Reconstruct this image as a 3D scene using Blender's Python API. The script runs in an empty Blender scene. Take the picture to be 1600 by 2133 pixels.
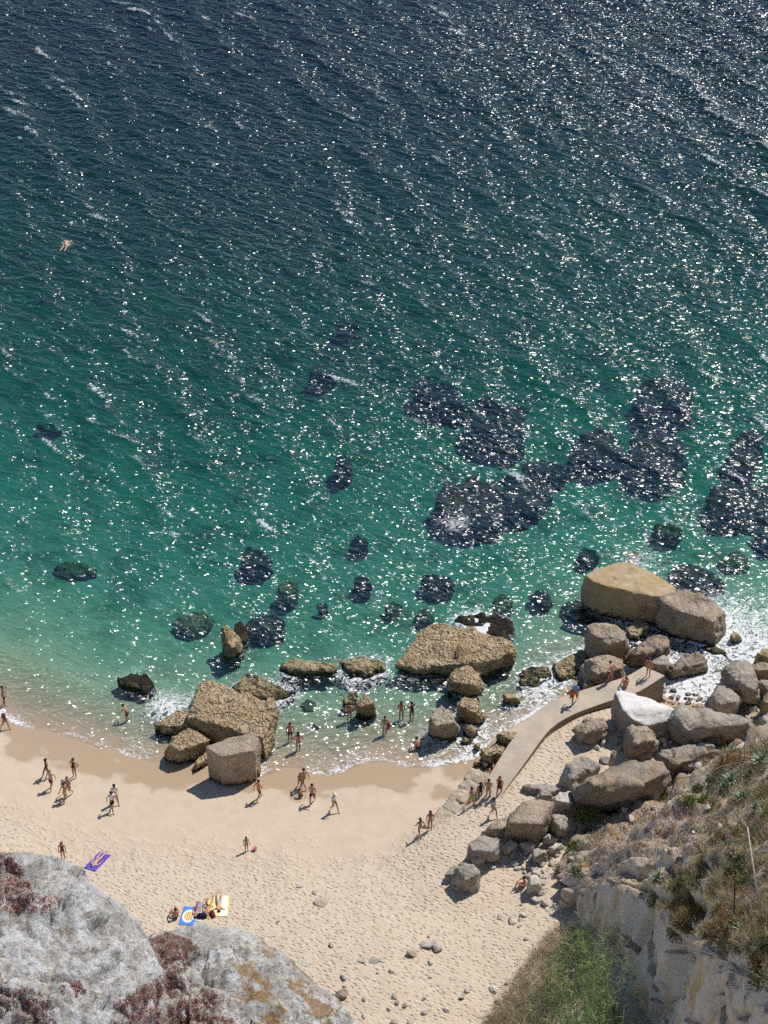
import bpy, bmesh, math, random
import numpy as np
from mathutils import Vector, Matrix, noise as mnoise
from mathutils.kdtree import KDTree

# ------------------------------------------------------------------ camera, sky, sun, exposure
scene = bpy.context.scene
COL = scene.collection
H, FPX, PITCH = 100.0, 4700.0, math.radians(38.0)
IW, IH = 1600.0, 2133.0
cam_d = bpy.data.cameras.new('camera')
cam = bpy.data.objects.new('camera', cam_d); COL.objects.link(cam)
cam.location = (0, 0, H)
cam.rotation_euler = (math.pi / 2 - PITCH, 0, 0)
cam_d.sensor_fit = 'VERTICAL'; cam_d.sensor_height = 24.0
cam_d.lens = FPX / IH * 24.0
cam_d.clip_start = 0.5; cam_d.clip_end = 9000
scene.camera = cam

SUN_EL, SUN_AZ = math.radians(55.0), math.radians(46.0)      # azimuth measured from +Y towards +X
world = bpy.data.worlds.new('World'); scene.world = world; world.use_nodes = True
wn = world.node_tree
sky = wn.nodes.new('ShaderNodeTexSky'); sky.sky_type = 'NISHITA'; sky.sun_disc = False
sky.sun_elevation = SUN_EL; sky.sun_rotation = SUN_AZ; sky.altitude = 50; sky.dust_density = 0.0; sky.ozone_density = 4.0
wn.links.new(sky.outputs[0], wn.nodes['Background'].inputs[0])
wn.nodes['Background'].inputs[1].default_value = 0.10
sun_d = bpy.data.lights.new('sun', 'SUN'); sun_d.energy = 4.6; sun_d.angle = math.radians(0.53)
sun_d.color = (1.0, 0.95, 0.88)
sun = bpy.data.objects.new('sun', sun_d); COL.objects.link(sun)
S = Vector((math.cos(SUN_EL) * math.sin(SUN_AZ), math.cos(SUN_EL) * math.cos(SUN_AZ), math.sin(SUN_EL)))
sun.rotation_euler = S.to_track_quat('Z', 'Y').to_euler(); sun.location = (60, 60, 160)
scene.view_settings.view_transform = 'Standard'; scene.view_settings.look = 'None'
scene.view_settings.exposure = 0.0; scene.view_settings.gamma = 1.0
scene.view_settings.use_curve_mapping = False
scene.cycles.use_denoising = False
scene.cycles.use_adaptive_sampling = True; scene.cycles.adaptive_threshold = 0.025; scene.cycles.adaptive_min_samples = 40
scene.cycles.max_bounces = 4; scene.cycles.diffuse_bounces = 2; scene.cycles.glossy_bounces = 2; scene.cycles.transparent_max_bounces = 12
scene.cycles.sample_clamp_indirect = 3.0
scene.cycles.caustics_reflective = False; scene.cycles.caustics_refractive = False

# ------------------------------------------------------------------ pixels <-> place
FW = np.array([0, math.cos(PITCH), -math.sin(PITCH)]); UP = np.array([0, math.sin(PITCH), math.cos(PITCH)])
CAMP = np.array([0, 0, H])
def ray(px, py):
    return FW + (px - 800) / FPX * np.array([1.0, 0, 0]) - (py - 1066.5) / FPX * UP
def P(px, py, z):                      # the point at height z seen at a pixel
    d = ray(px, py); return CAMP + d * ((z - H) / d[2])
def PD(px, py, D):                     # the point at camera depth D seen at a pixel
    return CAMP + ray(px, py) * D
def hit(px, py, zf):                   # where the pixel's ray meets a height field
    z = 1.0
    for _ in range(14):
        p = P(px, py, z); z1 = z * 0.25 + 0.75 * float(zf(np.array([p[0]]), np.array([p[1]]))[0])
        if abs(z1 - z) < 0.004: break
        z = z1
    return P(px, py, z1)
def hit_many(pp, zf, it=14):
    d = FW[None] + ((pp[:, 0] - 800) / FPX)[:, None] * np.array([[1.0, 0, 0]]) - ((pp[:, 1] - 1066.5) / FPX)[:, None] * UP[None]
    z = np.ones(len(pp))
    for _ in range(it):
        q = CAMP + d * ((z - H) / d[:, 2])[:, None]; z = z * 0.25 + 0.75 * zf(q[:, 0], q[:, 1])
    return CAMP + d * ((z - H) / d[:, 2])[:, None]

# ------------------------------------------------------------------ noise
def vnoise(p, seed=0):
    i = np.floor(p).astype(np.int64); f = p - i; u = f * f * (3 - 2 * f)
    def h(dx, dy, dz):
        n = (i[:, 0] + dx) * 374761393 + (i[:, 1] + dy) * 668265263 + (i[:, 2] + dz) * 1274126177 + seed * 974634777
        n = (n ^ (n >> 13)) & 0xffffffff; n = (n * 1103515245 + 12345) & 0xffffffff
        n = (n ^ (n >> 16)); n = (n * 2246822519) & 0xffffffff; n = n ^ (n >> 15)
        return (n & 0xffffff) / 8388607.5 - 1
    r = 0
    for dx in (0, 1):
        for dy in (0, 1):
            for dz in (0, 1):
                w = (u[:, 0] if dx else 1 - u[:, 0]) * (u[:, 1] if dy else 1 - u[:, 1]) * (u[:, 2] if dz else 1 - u[:, 2])
                r = r + w * h(dx, dy, dz)
    return r
def fbm(p, octs=4, seed=0, gain=0.5):
    r = 0; a = 1
    for o in range(octs):
        r = r + a * vnoise(p * 2 ** o, seed + o * 7); a *= gain
    return r
def worley(p, seed=0):
    i = np.floor(p).astype(np.int64); best = np.full(len(p), 9.0); sec = best.copy()
    for dx in (-1, 0, 1):
        for dy in (-1, 0, 1):
            for dz in (-1, 0, 1):
                c = (i + np.array([dx, dy, dz])).astype(float)
                o = np.stack([vnoise(c + 0.0, seed + k) * 0.5 + 0.5 for k in (1, 2, 3)], 1)
                d = np.linalg.norm(c + o - p, axis=1)
                sec = np.where(d < best, best, np.minimum(sec, d)); best = np.minimum(best, d)
    return best, sec
def facets(q, cs, seed):               # each cell of rock is cut along its own plane
    qc = q / cs; ic = np.floor(qc + 0.4 * np.stack([vnoise(qc * 0.9, seed + 21 + k) for k in range(3)], 1))
    rd = np.stack([vnoise(ic, seed + 34 + k) for k in range(3)], 1)
    return cs * ((qc - ic - 0.5) * rd).sum(1)
def sst(a, b, x):
    t = np.clip((x - a) / (b - a), 0, 1); return t * t * (3 - 2 * t)
def xy3(x, y, s, z=0.0): return np.stack([x * s, y * s, np.full_like(x, z)], 1)

# ------------------------------------------------------------------ mesh helpers
def mk(name, verts, faces, mat=None, parent=None, smooth=True, mesh_only=False):
    me = bpy.data.meshes.new(name); me.from_pydata([tuple(v) for v in verts], [], [tuple(f) for f in faces]); me.update()
    if smooth: me.polygons.foreach_set('use_smooth', [True] * len(me.polygons))
    if mat: me.materials.append(mat)
    if mesh_only: return me
    return ob(name, me, parent)
def ob(name, me, parent=None):
    o = bpy.data.objects.new(name, me); COL.objects.link(o)
    if parent: o.parent = parent
    return o
def grid_mesh(name, X, Y, Z, mat, smooth=True):           # arrays (n,m)
    n, m = X.shape
    v = np.stack([X.ravel(), Y.ravel(), Z.ravel()], 1).astype(np.float32)
    idx = np.arange(n * m).reshape(n, m)
    f = np.stack([idx[:-1, :-1], idx[:-1, 1:], idx[1:, 1:], idx[1:, :-1]], -1).reshape(-1, 4)
    return raw_mesh(name, v, f, mat, smooth)
def raw_mesh(name, v, f, mat, smooth=True):
    v = np.asarray(v, dtype=np.float32); f = np.asarray(f); k = f.shape[1]
    me = bpy.data.meshes.new(name)
    me.vertices.add(len(v)); me.vertices.foreach_set('co', v.ravel())
    me.loops.add(f.size); me.loops.foreach_set('vertex_index', f.ravel().astype(np.int32))
    me.polygons.add(len(f)); me.polygons.foreach_set('loop_start', np.arange(0, f.size, k, dtype=np.int32))
    me.polygons.foreach_set('loop_total', np.full(len(f), k, dtype=np.int32))
    me.update(calc_edges=True); me.validate()
    if smooth: me.polygons.foreach_set('use_smooth', [True] * len(me.polygons))
    if mat: me.materials.append(mat)
    return me
def vattr(me, name, a):
    at = me.attributes.new(name, 'FLOAT', 'POINT'); at.data.foreach_set('value', np.asarray(a, dtype=np.float32))
def tag(o, label=None, cat=None, group=None, kind=None):
    if label: o['label'] = label
    if cat: o['category'] = cat
    if group: o['group'] = group
    if kind: o['kind'] = kind
    return o
def empty(name, loc, rz=0):
    o = bpy.data.objects.new(name, None); COL.objects.link(o); o.location = loc; o.rotation_euler = (0, 0, rz); return o

# ------------------------------------------------------------------ material helper
class NT:
    def __init__(s, name):
        s.m = bpy.data.materials.new(name); s.m.use_nodes = True; s.t = s.m.node_tree; s.t.nodes.clear()
        s.out = s.n('ShaderNodeOutputMaterial'); s.geo = None
    def n(s, typ, **kw):
        nd = s.t.nodes.new(typ)
        for k, v in kw.items(): setattr(nd, k, v)
        return nd
    def l(s, a, b): s.t.links.new(a, b)
    def put(s, sock, v):
        if isinstance(v, bpy.types.NodeSocket): s.l(v, sock)
        else:
            if sock.type == 'RGBA' and hasattr(v, '__len__') and len(v) == 3: v = (*v, 1)
            sock.default_value = v
    def pos(s):
        if not s.geo: s.geo = s.n('ShaderNodeNewGeometry')
        return s.geo.outputs['Position']
    def objpos(s): return s.n('ShaderNodeTexCoord').outputs['Object']
    def mapping(s, vec, rot=(0, 0, 0), scale=(1, 1, 1)):      # turn first, then stretch
        m = s.n('ShaderNodeMapping', vector_type='TEXTURE'); s.l(vec, m.inputs[0]); m.inputs['Rotation'].default_value = rot
        m.inputs['Scale'].default_value = tuple(1.0 / max(abs(c), 1e-3) for c in scale)
        return m.outputs[0]
    def noise(s, scale, vec=None, detail=4, rough=0.55, dist=0.0):
        t = s.n('ShaderNodeTexNoise'); s.l(vec or s.pos(), t.inputs['Vector'])
        t.inputs['Scale'].default_value = scale; t.inputs['Detail'].default_value = detail
        t.inputs['Roughness'].default_value = rough; t.inputs['Distortion'].default_value = dist
        return t.outputs[0]
    def voro(s, scale, vec=None, feature='F1', rnd=1.0):
        t = s.n('ShaderNodeTexVoronoi', feature=feature); s.l(vec or s.pos(), t.inputs['Vector'])
        t.inputs['Scale'].default_value = scale; t.inputs['Randomness'].default_value = rnd
        return t.outputs['Distance']
    def math(s, op, a, b=0.0, c=0.0, clamp=False):
        m = s.n('ShaderNodeMath', operation=op, use_clamp=clamp)
        s.put(m.inputs[0], a); s.put(m.inputs[1], b); s.put(m.inputs[2], c); return m.outputs[0]
    def ramp(s, fac, a, b, lo=0.0, hi=1.0, smooth=True):
        m = s.n('ShaderNodeMapRange'); m.interpolation_type = 'SMOOTHSTEP' if smooth else 'LINEAR'
        s.put(m.inputs[0], fac); s.put(m.inputs[1], a); s.put(m.inputs[2], b); s.put(m.inputs[3], lo); s.put(m.inputs[4], hi)
        return m.outputs[0]
    def mix(s, fac, a, b, blend='MIX'):
        m = s.n('ShaderNodeMix', data_type='RGBA', blend_type=blend)
        s.put(m.inputs[0], fac); s.put(m.inputs[6], a); s.put(m.inputs[7], b); return m.outputs[2]
    def sep(s, vec):
        m = s.n('ShaderNodeSeparateXYZ'); s.l(vec, m.inputs[0]); return m.outputs
    def bump(s, h, strength=1.0, dist=0.1, normal=None):
        b = s.n('ShaderNodeBump'); s.put(b.inputs['Height'], h); b.inputs['Strength'].default_value = strength
        b.inputs['Distance'].default_value = dist
        if normal: s.l(normal, b.inputs['Normal'])
        return b.outputs[0]
    def attr(s, name):
        a = s.n('ShaderNodeAttribute', attribute_name=name); return a.outputs['Fac']
    def bsdf(s, col, rough=0.8, normal=None, spec=0.3, **kw):
        b = s.n('ShaderNodeBsdfPrincipled'); s.put(b.inputs['Base Color'], col); s.put(b.inputs['Roughness'], rough)
        s.put(b.inputs['Specular IOR Level'], spec)
        if normal: s.l(normal, b.inputs['Normal'])
        for k, v in kw.items(): s.put(b.inputs[k], v)
        return b.outputs[0]
    def done(s, surf=None, vol=None):
        if surf: s.l(surf, s.out.inputs['Surface'])
        if vol: s.l(vol, s.out.inputs['Volume'])
        return s.m

# ------------------------------------------------------------------ the lie of the land
SHORE_PX = [(-900,1360),(-400,1410),(-150,1450),(0,1488),(100,1515),(200,1556),(330,1578),(450,1600),(560,1610),(680,1608),(760,1588),
            (870,1586),(990,1572),(1060,1530),(1130,1475),(1220,1440),(1320,1425),(1400,1448),(1480,1462),(1540,1440),(1600,1412),(1800,1395),(2300,1360)]
_sh = np.array([P(a, b, 0)[:2] for a, b in SHORE_PX])
def shore_y(x): return np.interp(x, _sh[:, 0], _sh[:, 1])
PLAT = np.array([P(a, b, 2.0)[:2] for a, b in [(1290,1448),(1195,1472),(1115,1525),(1058,1598),(990,1680),(905,1770),(900,1900),(1150,1990),(1500,1760),(2000,1560),(1800,1525),(1600,1525),(1420,1505),(1330,1486)]])
def poly_sd(x, y, poly):               # signed distance, inside positive
    d = np.full(x.shape, 1e9); ins = np.zeros(x.shape, bool); n = len(poly)
    for i in range(n):
        ax, ay = poly[i]; bx, by = poly[(i + 1) % n]; ex, ey = bx - ax, by - ay
        t = np.clip(((x - ax) * ex + (y - ay) * ey) / (ex * ex + ey * ey), 0, 1)
        d = np.minimum(d, np.hypot(x - ax - t * ex, y - ay - t * ey))
        c = ((ay > y) != (by > y)) & (x < (bx - ax) * (y - ay) / (by - ay + 1e-12) + ax); ins ^= c
    return np.where(ins, d, -d)
def ground_z(x, y):
    x = np.asarray(x, float); y = np.asarray(y, float)
    n1 = fbm(xy3(x, y, 0.16), 3, 3); n2 = fbm(xy3(x, y, 0.06), 2, 9)
    d = shore_y(x) - y + n1 * 0.5 + 0.35 * np.sin(x * 0.9 + 2 * n2) * sst(6, 1, np.abs(shore_y(x) - y))
    land = 2.1 * sst(0, 22, d) + 0.028 * np.clip(d, 0, 40) + 0.05 * n1 * sst(3, 10, d)
    ds = np.clip(-d, 0, None)
    sea = -(0.062 * np.clip(ds, 0, 400) + 0.75 * (1 - np.exp(-(ds / 11.0) ** 1.6)) + (0.32 * n2 + 0.12 * n1) * sst(6, 40, ds))
    z = np.where(d > 0, land, sea)
    wd = sst(101, 95, y)
    pm = sst(-0.5 - 3.2 * wd, 0.9 + 0.8 * wd, poly_sd(x, y, PLAT))
    z = z + pm * (np.maximum(z, 1.95 + 0.07 * n1) - z)
    sc = (x - 9.5) * 0.876 - (y - 85.8) * 0.483              # scree rising to the foot of the pale cliff
    return z + np.where(y < 92, 5.2 * sst(0.0, 7.5, sc) * sst(92, 88, y), 0)
def G(px, py): return hit(px, py, ground_z)
def gz(x, y): return float(ground_z(np.array([x]), np.array([y]))[0])

# ------------------------------------------------------------------ sand
def mat_sand():
    m = NT('sand'); pos = m.pos(); z = m.sep(pos)[2]
    big = m.noise(0.25, detail=3); med = m.noise(1.3, detail=4); fine = m.noise(28, detail=3)
    zz = m.math('ADD', z, m.ramp(big, 0.25, 0.75, -0.16, 0.16))
    dry = m.mix(m.ramp(med, 0.3, 0.7), (0.54, 0.44, 0.325), (0.61, 0.505, 0.385))
    dry = m.mix(m.ramp(fine, 0.35, 0.65, 0, 0.35), dry, (0.42, 0.345, 0.255))
    damp = m.mix(m.ramp(med, 0.3, 0.7), (0.50, 0.40, 0.295), (0.545, 0.445, 0.335))
    wet = (0.40, 0.295, 0.195)
    c = m.mix(m.ramp(zz, 0.09, 0.15), wet, damp)
    c = m.mix(m.ramp(zz, 0.85, 1.35), c, dry)
    # sea bed: pale sand with algae-stained patches
    under = m.mix(m.ramp(m.noise(0.33, detail=6, rough=0.62), 0.46, 0.66), (0.50, 0.44, 0.33), (0.20, 0.23, 0.15))
    under = m.mix(m.ramp(z, -1.6, -0.5), under, (0.50, 0.40, 0.28))
    c = m.mix(m.ramp(z, -0.7, -0.02), under, c)
    # footprints: elongated dimples, everywhere above the damp zone
    warp = m.n('ShaderNodeVectorMath', operation='MULTIPLY_ADD')
    nz = m.n('ShaderNodeTexNoise'); m.l(pos, nz.inputs['Vector']); nz.inputs['Scale'].default_value = 1.1; nz.inputs['Detail'].default_value = 3
    m.l(nz.outputs[1], warp.inputs[0]); warp.inputs[1].default_value = (0.30, 0.30, 0); m.l(pos, warp.inputs[2])
    v1 = m.voro(1.0, m.mapping(warp.outputs[0], (0, 0, -0.45), (2.8, 4.9, 0.2)))
    v2 = m.noise(1.0, m.mapping(warp.outputs[0], (0, 0, -0.2), (5.0, 8.0, 0.2)), 1, 0.5)
    foot = m.math('ADD', m.math('MULTIPLY', m.ramp(v1, 0.0, 0.52), 1.0), m.math('MULTIPLY', v2, 1.0))
    amt = m.ramp(m.math('ADD', zz, m.ramp(med, 0.2, 0.8, -0.3, 0.3)), 0.70, 1.3, 0.10, 1.0)
    # sand ripples under the shallow water
    rip = m.n('ShaderNodeTexWave'); m.l(m.mapping(warp.outputs[0], (0, 0, 0.35), (0.6, 1.6, 0)), rip.inputs['Vector'])
    rip.bands_direction = 'Y'; rip.inputs['Scale'].default_value = 0.75; rip.inputs['Distortion'].default_value = 9; rip.inputs['Detail'].default_value = 3; rip.inputs['Detail Scale'].default_value = 1.6
    sea_amt = m.ramp(z, -0.25, -0.05, 1.0, 0.0)
    hgt = m.math('ADD', m.math('MULTIPLY', foot, amt), m.math('MULTIPLY', rip.outputs['Fac'], m.math('MULTIPLY', sea_amt, 0.9)))
    bp = m.bump(hgt, 1.0, 0.085)
    rough = m.ramp(zz, 0.08, 0.16, 0.30, 0.95)
    return m.done(m.bsdf(c, rough, bp, 0.25))
def mat_seabed():
    m = NT('sea_bed_sand'); pos = m.pos(); z = m.sep(pos)[2]
    under = m.mix(m.ramp(m.noise(0.33, detail=5, rough=0.62), 0.46, 0.66), (0.50, 0.44, 0.33), (0.20, 0.23, 0.15))
    c = m.mix(m.ramp(z, -1.6, -0.5), under, (0.50, 0.40, 0.28))
    rip = m.noise(1.0, m.mapping(pos, (0, 0, -0.3), (1.0, 2.6, 0.2)), 2, 0.6, 1.2)
    c = m.mix(m.ramp(rip, 0.35, 0.65, 0, 0.35), c, (0.30, 0.29, 0.20))
    return m.done(m.bsdf(c, 0.95, None, 0.1))
def axis_lines(lo, a, b, hi, step, g=1.22):
    mid = list(np.arange(a, b + 1e-6, step)); out = []; s = step; v = a
    while v > lo: s *= g; v -= s; out.append(v)
    up = []; s = step; v = b
    while v < hi: s *= g; v += s; up.append(v)
    return np.array(out[::-1] + mid + up)
SAND = mat_sand()
xs = axis_lines(-4000, -34, 34, 4000, 0.3); ys = np.concatenate([axis_lines(-300, 62, 118, 62, 0.26)[:-1], axis_lines(118, 118.3, 225, 6000, 0.7)])
ys = np.unique(np.round(ys, 4)); X, Y = np.meshgrid(xs, ys)
Z = ground_z(X.ravel(), Y.ravel()).reshape(X.shape); Z = np.maximum(Z, -11.5)
me = grid_mesh('beach_sand', X, Y, Z, SAND); me.materials.append(mat_seabed())
zc = 0.25 * (Z[:-1, :-1] + Z[1:, :-1] + Z[:-1, 1:] + Z[1:, 1:])
me.polygons.foreach_set('material_index', (zc < -0.62).astype(np.int32).ravel())
tag(ob('beach_sand', me), kind='structure')

# ------------------------------------------------------------------ rock
def mat_rock(name, c1, c2, c3, pit=0.0, pit_scale=3.2, speck=0.35, algae=True, ochre=0.0, rough=0.92, bumpd=0.07, moss=0.0):
    m = NT(name); pos = m.pos(); z = m.sep(pos)[2]
    a = m.noise(0.55, detail=5, rough=0.6); b = m.noise(3.5, detail=6, rough=0.65); f = m.noise(16, detail=4, rough=0.7)
    c = m.mix(m.ramp(a, 0.35, 0.65), c1, c2)
    c = m.mix(m.ramp(b, 0.45, 0.72, 0, 0.8), c, c3)
    c = m.mix(m.ramp(m.noise(1.2, detail=6, rough=0.68), 0.53, 0.64, 0, 0.55), c, tuple(min(0.8, x * 1.3) for x in c2))
    c = m.mix(m.ramp(m.noise(0.9, m.mapping(pos, (0.5, 0.3, 0.8), (1, 1.6, 1)), 6, 0.68), 0.55, 0.68, 0, 0.6), c, tuple(x * 0.6 for x in c3))
    c = m.mix(m.ramp(f, 0.42, 0.62, 0, speck), c, tuple(x * 0.35 for x in c3))
    if ochre:
        c = m.mix(m.ramp(m.noise(0.8, detail=6, rough=0.7), 0.5, 0.66, 0, ochre), c, (0.42, 0.22, 0.06))
    hgt = m.math('ADD', m.math('MULTIPLY', b, 0.7), m.math('MULTIPLY', f, 0.35))
    if pit:
        nz = m.n('ShaderNodeTexNoise'); m.l(pos, nz.inputs['Vector']); nz.inputs['Scale'].default_value = 1.7
        w = m.n('ShaderNodeVectorMath', operation='MULTIPLY_ADD'); m.l(nz.outputs[1], w.inputs[0]); w.inputs[1].default_value = (0.5, 0.5, 0.5); m.l(pos, w.inputs[2])
        v = m.voro(pit_scale * 1.5, w.outputs[0]); v2 = m.voro(pit_scale * 3.4, w.outputs[0])
        hole = m.ramp(m.math('ADD', m.math('MULTIPLY', v, 0.8), m.math('MULTIPLY', v2, 0.3)), 0.05, 0.75, smooth=False)
        hgt = m.math('ADD', hgt, m.math('MULTIPLY', hole, 2.6 * pit))
        c = m.mix(m.ramp(hole, 0.05, 0.55, 0.3 * pit, 0.0), c, tuple(x * 0.45 for x in c3))
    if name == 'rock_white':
        m.pos(); up_ = m.sep(m.geo.outputs['Normal'])[2]; c = m.mix(m.ramp(m.math('ADD', up_, m.ramp(b, 0.2, 0.8, -0.15, 0.15)), 0.35, 0.65, 1, 0), c, (0.30, 0.255, 0.205))  # steep sides painted grey-brown: dark stone plus the shade on them
    rg = rough
    if moss:
        c = m.mix(m.ramp(m.noise(1.6, detail=5, rough=0.7), 0.48, 0.62, 0, moss), c, (0.10, 0.11, 0.025))
    if algae:
        zz = m.math('ADD', z, m.ramp(b, 0.2, 0.8, -0.35, 0.35))
        weed = m.mix(m.ramp(m.noise(2.2, detail=5), 0.4, 0.65), (0.018, 0.016, 0.014), (0.05, 0.055, 0.014))
        c = m.mix(m.ramp(zz, 0.05, 0.45, 1, 0), c, weed); rg = m.ramp(zz, 0.05, 0.5, 0.35, rough)
    return m.done(m.bsdf(c, rg, m.bump(hgt, 1.0, bumpd), 0.3))
RM = {
 'tan':   mat_rock('rock_tan_pitted', (0.50, 0.365, 0.205), (0.57, 0.445, 0.285), (0.38, 0.27, 0.15), 1.0, 3.0, 0.35, bumpd=0.13),
 'gold':  mat_rock('rock_golden', (0.41, 0.29, 0.145), (0.43, 0.34, 0.22), (0.34, 0.245, 0.14), 0.25, 3.5, 0.25, bumpd=0.05),
 'brown': mat_rock('rock_brown', (0.36, 0.285, 0.205), (0.45, 0.37, 0.28), (0.27, 0.21, 0.15), 0.35, 4.0, 0.4, bumpd=0.08),
 'grey':  mat_rock('rock_grey', (0.35, 0.305, 0.255), (0.44, 0.39, 0.33), (0.25, 0.21, 0.17), 0.25, 5.0, 0.45, bumpd=0.07),
 'pale':  mat_rock('rock_pale', (0.50, 0.45, 0.38), (0.58, 0.53, 0.46), (0.36, 0.31, 0.25), 0.1, 4.0, 0.3, bumpd=0.05),
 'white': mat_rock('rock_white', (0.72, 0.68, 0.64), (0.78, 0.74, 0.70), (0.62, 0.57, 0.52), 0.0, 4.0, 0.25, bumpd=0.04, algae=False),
 'wash':  mat_rock('rock_washed', (0.46, 0.35, 0.19), (0.52, 0.42, 0.27), (0.26, 0.20, 0.10), 0.8, 2.6, 0.5, bumpd=0.11, moss=0.55),
 'weed':  mat_rock('rock_weedy', (0.016, 0.013, 0.014), (0.026, 0.020, 0.014), (0.012, 0.010, 0.010), 0.4, 3.0, 0.2, bumpd=0.1, algae=False, rough=0.95, moss=0.45),
 'faint': mat_rock('rock_sunk', (0.17, 0.18, 0.11), (0.23, 0.22, 0.14), (0.12, 0.13, 0.08), 0.4, 3.0, 0.2, bumpd=0.1, algae=False, rough=0.95),
 'green': mat_rock('rock_green_algae', (0.06, 0.10, 0.025), (0.10, 0.14, 0.035), (0.028, 0.046, 0.014), 0.4, 3.0, 0.3, bumpd=0.1, algae=False, rough=0.7),
 'dark':  mat_rock('rock_dark', (0.26, 0.21, 0.16), (0.37, 0.31, 0.25), (0.19, 0.15, 0.11), 0.2, 3.0, 0.5, ochre=0.35, bumpd=0.09),
}
RM['sgrey'] = mat_rock('stone_grey', (0.44, 0.40, 0.345), (0.52, 0.47, 0.41), (0.33, 0.29, 0.24), 0.1, 4.0, 0.2, bumpd=0.02, algae=False)
RM['sbrown'] = mat_rock('stone_brown', (0.38, 0.315, 0.24), (0.46, 0.39, 0.31), (0.29, 0.235, 0.175), 0.1, 4.0, 0.2, bumpd=0.02, algae=False)
ROCKS = []                              # every boulder's points near the water line, for the foam
BOULD = {}
def remeshed(verts, voxel):
    bm = bmesh.new()
    for v in verts: bm.verts.new(v)
    bmesh.ops.convex_hull(bm, input=list(bm.verts))
    loose = [v for v in bm.verts if not v.link_faces]; bmesh.ops.delete(bm, geom=loose, context='VERTS')
    me = bpy.data.meshes.new('tmp'); bm.to_mesh(me); bm.free()
    o = bpy.data.objects.new('tmp', me); COL.objects.link(o)
    md = o.modifiers.new('r', 'REMESH'); md.mode = 'VOXEL'; md.voxel_size = voxel; md.adaptivity = 0
    dg = bpy.context.evaluated_depsgraph_get(); ev = o.evaluated_get(dg)
    out = bpy.data.meshes.new_from_object(ev)
    bpy.data.objects.remove(o); bpy.data.meshes.remove(me)
    return out
def finish_rock(name, me, mat, size, rough, tafoni, seed, smooth_iter=2, strata=0.0):
    n = len(me.vertices); co = np.zeros(n * 3); me.vertices.foreach_get('co', co); co = co.reshape(-1, 3)
    ed = np.zeros(len(me.edges) * 2, dtype=np.int64); me.edges.foreach_get('vertices', ed); ed = ed.reshape(-1, 2)
    for _ in range(smooth_iter):
        acc = np.zeros_like(co); cnt = np.zeros(n)
        for a, b in ((0, 1), (1, 0)):
            np.add.at(acc, ed[:, a], co[ed[:, b]]); np.add.at(cnt, ed[:, a], 1)
        co = co * 0.6 + 0.4 * acc / np.maximum(cnt, 1)[:, None]
    me.vertices.foreach_set('co', co.astype(np.float32).ravel()); me.update()
    nr = np.zeros(n * 3); me.vertices.foreach_get('normal', nr); nr = nr.reshape(-1, 3)
    q = co + seed * 13.7
    big = fbm(q / max(size * 0.55, 0.3), 3, seed); rid = 1 - np.abs(fbm(q / max(size * 0.3, 0.25), 3, seed + 40)); sm = fbm(q / 0.45, 3, seed + 60)
    disp = rough * (0.045 * size * big + 0.04 * size * (rid - 0.6)) + 0.03 * sm * rough
    disp += rough * (0.34 * facets(q, max(size * 0.36, 0.3), seed) + 0.22 * facets(q, max(size * 0.15, 0.2), seed + 50)) * (0.55 if name == 'boulder' else 0.8)
    if strata:
        disp += strata * 0.12 * fbm(np.stack([q[:, 0] * 0.25, q[:, 1] * 0.25, q[:, 2] * 2.4 + q[:, 0] * 0.5], 1), 2, seed + 80)
    if name == 'drowned_rock': disp += 0.16 * fbm(q / 0.55, 3, seed + 70) - 0.05
    if tafoni:
        d1, d2 = worley(q * 2.6, seed + 5); disp -= tafoni * 0.10 * (1 - sst(0.12, 0.5, d1)) * (0.6 + 0.4 * big)
    co = co + nr * disp[:, None]
    me.vertices.foreach_set('co', co.astype(np.float32).ravel()); me.update()
    me.polygons.foreach_set('use_smooth', [True] * len(me.polygons))
    me.materials.clear(); me.materials.append(mat); me.name = name
    o = ob(name, me)
    # origin at the base
    c = co.mean(0); c[2] = co[:, 2].min()
    me.vertices.foreach_set('co', (co - c).astype(np.float32).ravel()); me.update(); o.location = c
    w = co[np.abs(co[:, 2]) < 0.16]; 
    if len(w) and name != 'drowned_rock': ROCKS.append(w[:: max(1, len(w) // 160)])
    return o
_seed = [0]
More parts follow.
